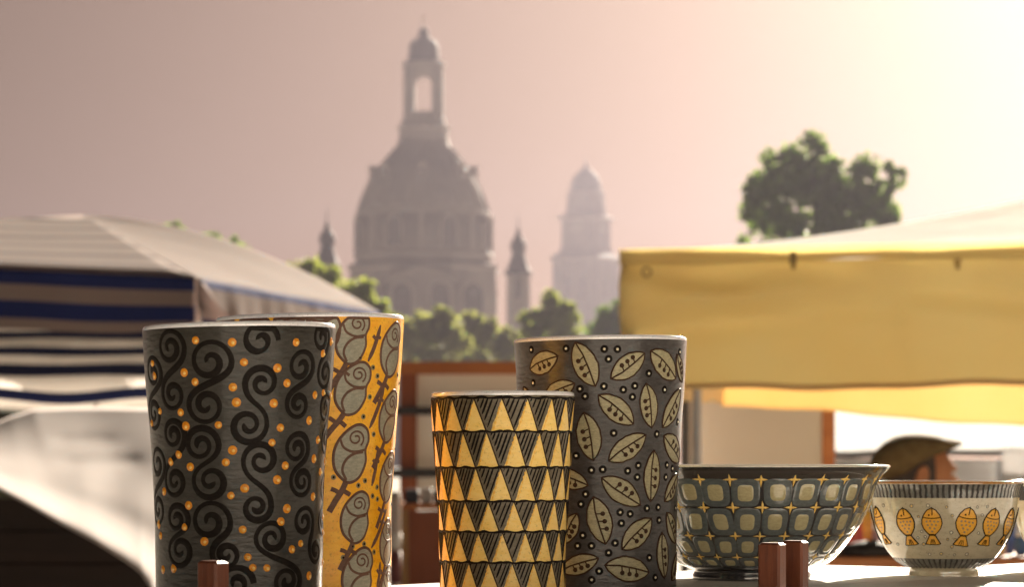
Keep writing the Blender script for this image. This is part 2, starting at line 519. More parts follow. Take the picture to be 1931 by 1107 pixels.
tree('plane_tree', 'broad dark tree rising above the white tent roof', 170,
     [(1475, 318, 46), (1530, 300, 44), (1490, 380, 66), (1430, 410, 44), (1570, 370, 62), (1560, 325, 34), (1655, 335, 50), (1625, 395, 58), (1690, 335, 26), (1672, 400, 34), (1425, 355, 26), (1445, 450, 62), (1560, 450, 66), (1650, 460, 60), (1540, 540, 90), (1600, 345, 34), (1590, 420, 60), (1500, 340, 50)], 60000, .19, leaf_dark, 3, None)
TG = 'trees between the stalls and the church'
for i, (lab, D, bl, n, m) in enumerate([
    ('leafy pale green tree peeking over the blue striped parasol roof', 95, [(560, 520, 36), (610, 530, 34), (660, 556, 36), (700, 580, 30), (600, 600, 60), (690, 640, 60)], 6000, leaf_light),
    ('bushy tree just right of the orange rose vase rim', 120, [(785, 630, 40), (825, 618, 34), (800, 690, 46), (855, 650, 34), (835, 600, 20), (755, 660, 44)], 8000, leaf_mid),
    ('bushy tree below the centre of the church dome', 125, [(905, 622, 34), (880, 650, 36), (940, 640, 36), (910, 690, 46), (965, 655, 40)], 8000, leaf_mid),
    ('green tree between the church and the clock tower', 110, [(1040, 595, 34), (1012, 615, 30), (1068, 615, 34), (1040, 650, 50), (1032, 570, 18)], 8000, leaf_light),
    ('tree at the left edge of the yellow canopy', 115, [(1145, 615, 30), (1170, 600, 34), (1160, 640, 40)], 3600, leaf_dark),
    ('small tree top showing over the parasol ridge', 100, [(330, 428, 14), (400, 452, 18), (438, 466, 16), (390, 500, 50), (460, 520, 50)], 3500, leaf_dark)]):
    tree('lime_tree', lab, D * 2.4, bl, int(n * 1.4), .36, m, 20 + i, TG)

# ================================================================== tents and awnings
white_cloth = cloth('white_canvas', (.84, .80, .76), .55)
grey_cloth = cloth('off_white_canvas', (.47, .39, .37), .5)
blue_cloth = cloth('navy_canvas', (.028, .045, .20), .15)
stripe_grey = cloth('faded_blue_stripe', (.25, .205, .21), .5)
yellow_cloth = cloth('yellow_canvas', (.98, .89, .57), .68, (.97, .84, .49), 1.6)
yellow_dimmed = cloth('yellow_canvas_dimmed', (.93, .75, .45), .45, (.90, .69, .36), 1.6)  # copy of the yellow canvas, darkened against the sun behind rear and side panels
roof_film = cloth('thin_white_film', (.97, .96, .95), .62)
steel = plain('galvanised_steel', (.35, .35, .36), (.25, .25, .26), .4, 8)

def strip(name, mats, parent, rows, mi=None, smooth=True):
    """rows: list of equally long point lists -> one sheet"""
    n = len(rows[0]); vs = [p for r_ in rows for p in r_]; fs = []; ms = []
    for j in range(len(rows) - 1):
        for i in range(n - 1):
            fs.append((j * n + i, j * n + i + 1, (j + 1) * n + i + 1, (j + 1) * n + i))
            ms.append(mi[j] if mi else 0)
    o = mesh(name, vs, fs, mats, parent, ms, smooth)
    md = o.modifiers.new('thickness', 'SOLIDIFY'); md.thickness = .003
    return o

def lerp(a, b, t): return a + (b - a) * t

def striped_parasol():
    C = px(367, 524, 15.6); Fc = px(713, 588, 19.0)
    L = Vector((-5.5, 14.9, C.z + .13)); B = L + (Fc - C) * 2.6
    cen = (C + Fc + L + B) / 4
    apex = Vector((-2.9, 20.0, C.z + .70))
    root = thing('market_canopy', 'white peaked stall canopy with navy striped valance, upper left', 'canopy', (cen.x, cen.y, 0))
    org = Vector((cen.x, cen.y, 0))
    def hip(K, bul):
        return lambda t: K.lerp(apex, t) + Vector((0, 0, bul * 4 * t * (1 - t))) - org
    hC, hF, hL, hB = hip(C, 0.0), hip(Fc, .14), hip(L, 0), hip(B, .05)
    # front slope with faded stripes printed across it
    ts, mi = [0], []
    for k in range(6):
        t0 = .12 + k * .15
        ts += [t0, t0 + .030]
    ts.append(.9995); mi = [0]
    for k in range(6): mi += [1, 0]
    def rows(h0, h1, tl, n=40, wob=.012, seed=0):
        out = []
        for t in tl:
            a, b = h0(t), h1(t); row = []
            for i in range(n + 1):
                u = i / n
                p = a.lerp(b, u)
                p = p + Vector((0, 0, 4 * u * (1 - u) * wob * noise.noise(Vector((p.x * 1.3 + seed, p.y * 1.3, 3))) - .05 * 4 * u * (1 - u) * (1 - t) * t * 2))
                row.append(p)
            out.append(row)
        return out
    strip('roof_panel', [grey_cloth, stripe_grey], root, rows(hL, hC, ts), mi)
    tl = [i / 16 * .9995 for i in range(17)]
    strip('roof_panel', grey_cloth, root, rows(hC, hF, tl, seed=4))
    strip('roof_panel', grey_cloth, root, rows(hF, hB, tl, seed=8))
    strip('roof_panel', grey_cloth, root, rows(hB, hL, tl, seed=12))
    def valance(a, b, hs, mats, n=70, amp=.012, curl=0.0, hang=.02):
        d = (b - a); nrm = Vector((d.y, -d.x, 0)).normalized()
        zs = [0]
        for h in hs: zs.append(zs[-1] + h)
        rws, ms = [], []
        fine = []
        for k, h in enumerate(hs):
            for q in range(4): fine.append((zs[k] + h * q / 4, k))
        fine.append((zs[-1], len(hs) - 1))
        H = zs[-1]
        for z, k in fine:
            row = []
            for i in range(n + 1):
                u = i / n
                f = z / H
                w_ = amp * f * (math.sin(u * 34 + 1.3 * math.sin(u * 9)) + .6 * math.sin(u * 71 + 2))
                zz = z * (1 + .05 * math.sin(u * 11) * f) + .008 * math.sin(u * 23) * f
                e = max(0, (u - .93) / .07)
                row.append(a.lerp(b, u) + nrm * (w_ + hang * f + curl * e * e * f) + Vector((0, 0, -zz)) - org)
            rws.append(row); ms.append(k % 2 if True else 0)
        o = strip('valance', mats, root, rws, [k % 2 for z, k in fine[:-1]])
        return o
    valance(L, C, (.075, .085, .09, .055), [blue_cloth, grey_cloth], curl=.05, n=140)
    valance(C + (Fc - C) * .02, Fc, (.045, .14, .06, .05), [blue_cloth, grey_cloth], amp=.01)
    # loose corner flap
    c0 = C - org
    strip('corner_flap', [grey_cloth, blue_cloth], root,
          [[c0 + Vector((.012, -.02, -.02)), c0 + Vector((.05, .03, -.03))],
           [c0 + Vector((.02, -.07, -.14)), c0 + Vector((.13, -.02, -.15))],
           [c0 + Vector((.04, -.06, -.22)), c0 + Vector((.21, -.03, -.24))],
           [c0 + Vector((.05, -.05, -.31)), c0 + Vector((.26, -.02, -.31))]], [0, 0, 1])
    for K in (C, Fc, L):
        k = K - org; k = k * 1.0
        k = Vector((k.x * .97, k.y * .97, k.z))
        MB().tube([(k.x, k.y, 0), (k.x, k.y, k.z - .03)], .02, 10).build('pole', steel, root)
striped_parasol()

def far_awning():
    D = 40.0
    root_p = px(130, HZ, D); root_p.z = 0
    root = thing('striped_awning', 'awning with navy and white horizontal stripes behind the peaked canopy', 'awning', root_p)
    x0, x1 = -260, 540
    edges = [(590, 0), (612, 0), (625, 1), (639, 0), (655, 1), (671, 0), (687, 1), (709, 0), (735, 1), (757, 0), (771, 0)]
    ys = [e[0] for e in edges]; n = 60
    rws, ms = [], []
    for j, y in enumerate(ys):
        row = []
        for i in range(n + 1):
            x = lerp(x0, x1, i / n)
            t = (771 - y) / 180
            dd = D + (2.6 * max(0, t - .2) if t > .2 else 0)
            wob = (6 * math.sin(i / n * 15 + .7) if y in (735, 757) else 2.0 * math.sin(i / n * 17) if y > 750 else 1.2 * math.sin(i * .3 + j))
            row.append(px(x, y + wob, dd) - root_p)
        rws.append(row); ms.append(edges[j][1])
    strip('awning_cloth', [white_cloth, blue_cloth], root, rws, ms[:-1])
    for x in (-240, 200, 520):
        t = px(x, 760, D + .3) - root_p
        MB().tube([(t.x, t.y, 0), (t.x, t.y, t.z + .1)], .03, 8).build('pole', steel, root)
    back = px(130, 600, D + 2.6) - root_p
    MB().tube([(px(-250, 596, D + 2.3) - root_p), (px(530, 596, D + 2.3) - root_p)], .03, 8).build('ridge_pole', steel, root)
    for x in (-240, 520):
        t = px(x, 598, D + 2.35) - root_p
        MB().tube([(t.x, t.y, 0), t], .03, 8).build('pole', steel, root)
far_awning()

tarp_white = cloth('white_tarpaulin', (.62, .56, .54), .25)
def tarp_cart():
    base = px(150, HZ, 11.7); base.z = 0
    darkwood = wood('shade_dark_boards', (.035, .018, .010), (.018, .010, .006), .6, 2, (1, 1, 8))  # near-black brown puts the shade under the tarpaulin into the colour
    cart = thing('wooden_chest', 'boarded chest coloured dark brown for the shade under the white tarpaulin', 'chest', base)
    # box of boards, each board a piece of its own
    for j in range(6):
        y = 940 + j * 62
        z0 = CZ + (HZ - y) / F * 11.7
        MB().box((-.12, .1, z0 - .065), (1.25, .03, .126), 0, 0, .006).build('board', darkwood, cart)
    for sx in (-.6, .36):
        MB().box((sx, .15, .5), (.05, .05, 1.0), 0, 0, .006).build('post', darkwood, cart)
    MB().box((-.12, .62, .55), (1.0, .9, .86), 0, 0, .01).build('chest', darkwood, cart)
    t = thing('tarpaulin', 'creased white tarpaulin sloping down beside the dark swirl vase', 'tarpaulin', base)
    bot = [(-150, 850), (0, 922), (60, 955), (120, 990), (180, 1022), (240, 1060), (268, 1082), (284, 1107), (292, 1150), (300, 1220)]
    top = [(-150, 840), (-20, 803), (20, 786), (64, 772), (130, 769), (200, 768), (260, 769), (330, 770), (420, 772), (560, 776)]
    n, mrow = len(bot), 40
    rws = []
    sub = 6
    for j in range(mrow + 1):
        v = j / mrow
        row = []
        for i in range((n - 1) * sub + 1):
            k = min(i // sub, n - 2); u = i / sub - k
            bx = lerp(bot[k][0], bot[k + 1][0], u); by = lerp(bot[k][1], bot[k + 1][1], u)
            tx = lerp(top[k][0], top[k + 1][0], u); ty = lerp(top[k][1], top[k + 1][1], u)
            x, y = lerp(bx, tx, v), lerp(by, ty, v)
            d = 9.1 + 1.9 * v ** 1.2
            # a trough that runs along the lower hem, a hem roll, and a few soft creases
            d += .07 * math.exp(-((v - .26) / .12) ** 2) - .03 * math.exp(-((v - .07) / .06) ** 2)
            d += .045 * math.exp(-((y - 832 + (x - 150) * .02) / 14) ** 2) * (1 / (1 + math.exp(-(x - 105) / 8)) - 1 / (1 + math.exp(-(x - 210) / 10)))
            d += .04 * math.exp(-((y - 874 + (x - 150) * .03) / 13) ** 2) * (1 / (1 + math.exp(-(x - 120) / 8)) - 1 / (1 + math.exp(-(x - 262) / 8)))
            d += .03 * noise.noise(Vector((x * .012, y * .012, 1)))
            row.append(px(x, y, d) - base)
        rws.append(row)
    strip('sheet', tarp_white, t, rws)
    MB().tube([px(-150, 817, 11.02) - base, px(560, 779, 11.02) - base], .02, 8).build('support_rail', steel, t)
    for xx in (-100, 540):
        q = px(xx, 800, 11.05) - base
        MB().tube([(q.x, q.y, 0), (q.x, q.y, q.z)], .02, 8).build('pole', steel, t)
    olive = cloth('olive_canvas', (.10, .10, .06), .1)
    ob = px(0, HZ, 24); ob.z = 0
    o = thing('canvas_bundle', 'dark olive canvas cover at the left picture edge', 'cover', ob)
    b = MB(); b.lathe([(.8, 0), (.82, .5), (.75, 1.1), (.55, 1.45), (.3, 1.56), (.05, 1.58)], n=20); b.build('cover', olive, o, True)
    MB().lathe([(.83, .48), (.84, .52), (.83, .56)], n=20).build('strap', darkwood, o)
tarp_cart()

def yellow_tent():
    K = px(1169, 471, 12.0); Rr = px(1931, 455, 11.7)
    Rr = K + (Rr - K) * 1.75
    right = (Rr - K).normalized(); back = Vector((-right.y, right.x, 0)).normalized()
    dep = 3.6
    Kb, Rb = K + back * dep, Rr + back * dep
    cen = (K + Rr + Kb + Rb) / 4; org = Vector((cen.x, cen.y, 0))
    root = thing('yellow_canopy', 'yellow market canopy with bright white roof, right of centre', 'canopy', org)
    apex = Vector((2.86, 14.8, px(0, 352, 14.8).z))
    def hip(P, e=1.35):
        def h(t):
            q = P.lerp(apex, t); q.z = lerp(P.z, apex.z, t ** e); return q - org
        return h
    hs = [hip(K), hip(Rr), hip(Rb), hip(Kb)]
    tl = [i / 20 * .9995 for i in range(21)]
    for a, b in ((0, 1), (1, 2), (2, 3), (3, 0)):
        rws = []
        for t in tl:
            p, q = hs[a](t), hs[b](t)
            rws.append([p.lerp(q, i / 30) + Vector((0, 0, 4 * (i / 30) * (1 - i / 30) * .012 * noise.noise(Vector((i * .2, t * 5, a))) - .02 * 4 * (i / 30) * (1 - i / 30) * (1 - t))) for i in range(31)])
        strip('roof_panel', roof_film, root, rws)
    def wall(a, b, htop, hbot0, hbot1, name, folds, seed, n=120, m=26, off=Vector((0, 0, 0))):
        d = (b - a).normalized(); nrm = Vector((d.y, -d.x, 0)).normalized()
        rws = []
        for j in range(m + 1):
            v = j / m; row = []
            for i in range(n + 1):
                u = i / n
                H = lerp(hbot0, hbot1, u)
                z = lerp(htop, H, v)
                w_ = folds(u, v) + .01 * noise.noise(Vector((u * 9 + seed, v * 2, 0)))
                row.append(a.lerp(b, u) + nrm * w_ + off + Vector((0, 0, z + v * (.007 * math.sin(u * 15 + seed) + .003 * math.sin(u * 41)))) - org)
            rws.append(row)
        return strip(name, yellow_dimmed if name in ('rear_panel', 'side_panel') else yellow_cloth, root, rws)
    # front panel: swags falling from the hooks
    def fold(u, v):
        x = u * 1.75
        s1 = .05 * math.exp(-((v - (.18 + .55 * max(0, x - .06))) / .10) ** 2) * max(0, 1 - x * .9)
        s2 = .05 * math.exp(-((v - (.22 + .42 * abs(x - .42) * 1.0)) / .12) ** 2)
        s3 = -.045 * math.exp(-((v - (.30 + .35 * abs(x - .75))) / .12) ** 2)
        return -.03 + 1.0 * (s1 + s2 + s3) + .03 * v * math.sin(u * 5 + 1) + .012 * math.sin(x * 21) * (1 - v) + .012 * math.exp(-((x - .62 - .1 * v) / .03) ** 2)
    wall(K, Rr, -.055, -.575, -.575, 'front_panel', fold, 0)
    band = wall(K, Rr, 0.0, -.062, -.062, 'eave_band', lambda u, v: .014 + .004 * math.sin(u * 60), 3, m=4)
    d_ = (Rr - K).normalized(); nr_ = Vector((d_.y, -d_.x, 0)).normalized()
    def fpt(u, v, lift):
        return K.lerp(Rr, u) + nr_ * (fold(u, v) + .01 * noise.noise(Vector((u * 9, v * 2, 0))) + lift) + Vector((0, 0, lerp(-.055, -.575, v) + v * (.007 * math.sin(u * 15) + .003 * math.sin(u * 41)))) - org
    strip('hem', yellow_dimmed, root, [[fpt(i / 120, v, .004) for i in range(121)] for v in (.955, .975, .995)])
    flatf = lambda u, v: .02 * v * math.sin(u * 9) + .01 * math.sin(u * 31) * v
    wall(Kb, Rb, 0.0, -.565, -.80, 'rear_panel', lambda u, v: .05 * v * math.sin(u * 7) + .02 * math.sin(u * 25 + 2 * v), 5)
    wall(K + back * .03, Kb, 0.0, -.575, -.565, 'side_panel', flatf, 7)
    wall(Rb, Rr, 0.0, -.8, -.575, 'side_panel', flatf, 9)
    clipm = plain('tarnished_clip', (.40, .27, .08), (.3, .2, .06), .5, 20)
    for x in (1494, 1803):
        t = px(x, 487, 11.83); t = t - org
        b = MB(); b.box((t.x, t.y - .035, t.z), (.026, .02, .05), 0, 0, .004); b.tube([(t.x, t.y - .035, t.z - .02), (t.x, t.y - .045, t.z - .045)], .008, 8); b.build('clip', clipm, root)
    t = px(1218, 515, 11.95) - org
    b = MB(); n = 16
    for i in range(n):
        a0, a1 = 2 * math.pi * i / n, 2 * math.pi * (i + 1) / n
        b.prism([(t.x + .014 * math.cos(a0), t.z + .014 * math.sin(a0)), (t.x + .022 * math.cos(a0), t.z + .022 * math.sin(a0)), (t.x + .022 * math.cos(a1), t.z + .022 * math.sin(a1)), (t.x + .014 * math.cos(a1), t.z + .014 * math.sin(a1))], t.y - .075, t.y - .06)
    b.build('eyelet', clipm, root)
    for P in (Rr, Rb, K + back * 2.2 + right * .02):
        q = P - org
        MB().tube([(q.x * .985, q.y * .985, 0), (q.x * .985, q.y * .985, q.z - .01)], .022, 10).build('pole', steel, root)
    q = K - org
    MB().tube([(q.x + .05, q.y + .06, 0), (q.x + .05, q.y + .06, q.z - .01)], .022, 10).build('pole', steel, root)
yellow_tent()

pvc = cloth('white_pvc', (.93, .91, .89), .3)
thin_tarp = cloth('thin_white_tarp', (.97, .96, .96), .3)
def white_marquee():
    D = 26.0
    base = px(1760, HZ, D); base.z = 0
    root = thing('white_marquee', 'bright white tent behind the man in the flat cap', 'tent', base)
    def sheet(name, pts, n=24, m=10, amp=.03, seed=0):
        a, b, c, d = [p - base for p in pts]
        rws = []
        for j in range(m + 1):
            v = j / m
            rws.append([a.lerp(b, i / n).lerp(d.lerp(c, i / n), v) + Vector((0, amp * noise.noise(Vector((i * .5 + seed, v * 3, 0))), amp * .5 * noise.noise(Vector((i * .3, v * 2, seed))))) for i in range(n + 1)])
        strip(name, thin_tarp, root, rws)
    sheet('roof_panel', [px(1470, 865, D), px(2120, 858, D), px(2050, 730, D + 8), px(1540, 735, D + 8)])
    sheet('wall_panel', [px(1470, 866, D + .05), px(1880, 866, D + .05), px(1880, 1010, D + .05), px(1470, 1010, D + .05)], seed=3)
    sheet('wall_panel', [px(1890, 845, D - .4), px(2120, 840, D - .4), px(2120, 1010, D - .4), px(1890, 1010, D - .4)], seed=6, amp=.06)
    for x in (1475, 1884, 2110):
        p = px(x, 866, D + .12) - base
        MB().tube([(p.x, p.y, 0), p], .03, 8).build('pole', steel, root)
    for x in (1545, 2045):
        p = px(x, 732, D + 8.05) - base
        MB().tube([(p.x, p.y, 0), p], .03, 8).build('pole', steel, root)
white_marquee()

# unseen stall added behind the camera: its sunlit wall bounces light onto vases and bowls
def add_bounce_stall():
    root = thing('bounce_stall', 'unseen white stall added behind the camera to bounce sunlight, mirrored in the glossy bowls', 'stall', (1.9, -2.3, 0))
    n = 60
    def wall(x0, x1):
        rws = []
        for j in range(13):
            z = .05 + 2.15 * j / 12
            rws.append([Vector((lerp(x0, x1, i / n), .035 * math.sin(i * .55 + .4 * math.sin(j * .4)) * (1 - .5 * j / 12), z)) for i in range(n + 1)])
        strip('wall_panel', pvc, root, rws)
    wall(-3.1, -1.04); wall(-1.0, 1.0); wall(1.04, 3.1)
    for y0, y1 in ((.25, -1.2), (-2.65, -1.2)):
        strip('roof_panel', pvc, root, [[Vector((lerp(-3.3, 3.3, i / 20), lerp(y0, y1, j / 6), lerp(2.25, 2.95, j / 6) - .05 * math.sin(j / 6 * math.pi))) for i in range(21)] for j in range(7)])
    for x in (-3.12, -1.02, 1.02, 3.12):
        for y in (-.06, -2.5):
            MB().tube([(x, y, 0), (x, y, 2.24)], .025, 10).build('pole', steel, root)
add_bounce_stall()

# ================================================================== display rack and counter behind the vases
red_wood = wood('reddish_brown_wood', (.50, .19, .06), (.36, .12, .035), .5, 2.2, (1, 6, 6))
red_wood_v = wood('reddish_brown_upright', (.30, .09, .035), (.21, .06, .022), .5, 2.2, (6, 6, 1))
pale_wood = wood('pale_pine', (.42, .24, .09), (.33, .18, .06), .5, 2.2, (6, 6, 1))
panel_white = plain('cream_painted_board', (.80, .75, .68), (.74, .69, .61), .7, 1.2)
black_metal = plain('black_painted_metal', (.012, .011, .011), (.02, .018, .017), .45, 10)

def pbox(x0, y0, x1, y1, d, depth, org, m=None, mb=None, ch=.004):
    a, b = px(x0, y1, d), px(x1, y0, d)
    c = Vector(((a.x + b.x) / 2, d + depth / 2, (a.z + b.z) / 2)) - org
    mb = mb or MB()
    return mb.box(c, (b.x - a.x, depth, b.z - a.z), 0, 0, ch)

def rack():
    D = 17.0
    org = px(880, HZ, D); org.z = 0
    root = thing('display_rack', 'reddish wooden display rack with cream back board and black bars', 'rack', org)
    pbox(752, 682, 1276, 706, D, .09, org).build('top_rail', red_wood, root)
    h0 = 870 + CZ * F / D
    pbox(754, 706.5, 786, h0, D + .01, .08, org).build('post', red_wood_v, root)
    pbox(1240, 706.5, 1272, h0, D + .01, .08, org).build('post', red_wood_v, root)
    pbox(786.5, 706.5, 1239.5, 930, D + .05, .02, org, ch=0).build('back_board', panel_white, root)
    pbox(736, 767, 1285, 783, D - .06, .05, org).build('bar', black_metal, root)
    pbox(736, 884, 1285, 901, D - .06, .05, org).build('bar', black_metal, root)
    pbox(786.5, 931, 1239.5, 945, D + .03, .05, org).build('rail', red_wood, root)
    # partition on the right
    D2 = 17.4
    org2 = px(1430, HZ, D2); org2.z = 0
    r2 = thing('partition_screen', 'framed cream partition panel under the yellow canopy', 'partition', org2)
    h0 = 870 + CZ * F / D2
    pbox(1284, 715, 1300, h0, D2, .06, org2).build('post', black_metal, r2)
    pbox(1551, 715, 1575, h0, D2, .06, org2).build('post', red_wood, r2)
    pbox(1300.5, 730, 1550.5, 960, D2 + .02, .02, org2, ch=0).build('board', plain('greige_painted_board', (.60, .55, .49), (.55, .50, .44), .7, 1.2), r2)
    pbox(1300.5, 715, 1550.5, 729.5, D2 + .005, .05, org2).build('rail', red_wood, r2)
    # counter in front of the rack
    D3 = 14.5
    org3 = px(900, HZ, D3); org3.z = 0
    r3 = thing('sales_counter', 'reddish brown wooden counter with pale corner post behind the vases', 'counter', org3)
    h0 = 870 + CZ * F / D3
    pbox(742, 950, 1200, 962, D3 - .03, .6, org3).build('counter_top', red_wood, r3)
    pbox(752, 962.5, 770, h0, D3, .05, org3).build('post', pale_wood, r3)
    pbox(1172, 962.5, 1190, h0, D3, .05, org3).build('post', pale_wood, r3)
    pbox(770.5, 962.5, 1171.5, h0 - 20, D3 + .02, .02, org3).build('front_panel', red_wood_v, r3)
    for sx in (753, 1174): pbox(sx, 962.5, sx + 14, h0, D3 + .5, .05, org3).build('post', pale_wood, r3)
    top_z = px(0, 950, D3 - .03).z
    # packages on the counter
    def carton(x0, x1, hpx, c, lab, dd=.1, stripe=None):
        o = px((x0 + x1) / 2, 950, D3 + dd); o.z = top_z
        t = thing('carton', lab, 'box', o, 0, 'boxes on the wooden counter')
        s = D3 / F; wd = (x1 - x0) * s; h = hpx * s
        m = plain('carton_' + lab.split()[1], c, None, .6, 15)
        MB().box((0, 0, h / 2), (wd, .12, h), 0, 0, .004).build('body', m, t)
        MB().box((0, 0, h + .003), (wd * .96, .116, .006), 0, 0, .002).build('lid', plain('lid_' + lab.split()[1], tuple(min(1, x * 1.3) for x in c), None, .6, 15), t)
    carton(764, 790, 24, (.03, .032, .05), 'small black-blue carton beside the orange vase on the counter')
    carton(794, 815, 26, (.55, .52, .50), 'small white carton on the counter left of the triangle tumbler')
    carton(818, 846, 22, (.05, .04, .045), 'small dark carton mostly hidden by the triangle tumbler')
    # hanging paper bags left of counter
    o = px(745, 1107, 13.5); o.z = 0
    t = thing('paper_roll', 'pale upright roll with a white band beside the counter post', 'paper roll', o)
    b = MB(); zt = px(0, 928, 13.5).z
    b.lathe([(.027, 0), (.027, zt - .05), (.024, zt)], n=16); b.build('roll', plain('pale_paper', (.5, .42, .38), (.42, .34, .31), .7, 8), t, True)
    b = MB(); z1 = px(0, 1034, 13.5).z; z2 = px(0, 1006, 13.5).z
    b.lathe([(.0285, z1), (.0285, z2)], n=16); b.build('label_band', plain('white_label', (.8, .78, .76), None, .6, 8), t, True)
    b = MB(); z1 = px(0, 1100, 13.5).z; z2 = px(0, 1040, 13.5).z
    b.lathe([(.0283, z1), (.0283, z2)], n=16); b.build('wine_band', plain('wine_red_label', (.18, .05, .05), None, .6, 8), t, True)
rack()

def goods():
    D = 6.6
    top = px(0, 1050, D).z
    org = px(1740, HZ, D); org.z = 0
    root = thing('goods_table', 'brown wooden table crowded with small colourful pots behind the bowls', 'table', org)
    a, b = px(1470, 0, D).x - org.x, px(2010, 0, D).x - org.x
    MB().box(((a + b) / 2, .25, top - .014), (b - a, .6, .028), 0, 0, .004).build('table_top', red_wood, root)
    MB().box(((a + b) / 2, -.03, top - .05), (b - a - .04, .02, .06), 0, 0, .002).build('apron', red_wood, root)
    for x in (a + .03, b - .03):
        for y in (-.02, .5):
            MB().box((x, y, (top - .03) / 2), (.04, .04, top - .03), 0, 0, .003).build('leg', red_wood, root)
    s = D / F
    pots = [(1585, 30, 38, (.75, .72, .70), 'white', .10), (1612, 34, 62, (.75, .13, .10), 'red', .16), (1633, 28, 84, (.95, .60, .08), 'yellow', .22), (1655, 26, 48, (.88, .52, .50), 'pink', .06),
            (1676, 30, 70, (.65, .09, .08), 'crimson', .2), (1885, 26, 40, (.92, .66, .2), 'ochre', .05), (1902, 30, 62, (.12, .25, .65), 'blue', .2), (1925, 26, 36, (.10, .22, .50), 'cobalt', .08), (1960, 30, 60, (.55, .12, .08), 'rust', .2)]
    for x, wpx, h, c, nm, dd in pots:
        o = px(x, HZ, D + dd); o.z = top
        t = thing('pot', 'small %s glazed pot on the brown table, blurred behind the bowls' % nm, 'pot', o, 0, 'small pots on the goods table')
        r, H = wpx * s / 2, h * s
        m = glaze('pot_' + nm, c, scale=60)
        b_ = MB(); b_.lathe([(r * .6, 0), (r * .9, H * .15), (r, H * .45), (r * .85, H * .8), (r * .8, H), (r * .68, H), (r * .7, H * .8), (r * .8, H * .4), (r * .5, .01)], n=24); b_.build('body', m, t, True)
        b_ = MB(); b_.lathe([(r * .8, H), (r * .84, H + .003), (r * .78, H + .006), (r * .68, H)], n=24, cap=False); b_.build('rim', panel_white, t, True)
    o = px(1640, HZ, D + .02); o.z = top
    t = thing('dark_basket', 'dark rounded basket on the brown table between the two bowls', 'basket', o)
    dk = plain('dark_wicker', (.02, .015, .012), (.04, .03, .02), .7, 60, bump=.5)
    r = 55 * s
    b_ = MB(); b_.lathe([(r * .8, 0), (r, .008), (r * .97, .016), (r * .7, .028), (r * .3, .034), (.004, .036)], n=28); b_.build('body', dk, t, True)
    b_ = MB(); b_.lathe([(r * .99, .006), (r * 1.04, .011), (r * .99, .016)], n=28, cap=False); b_.build('rim', dk, t, True)
goods()

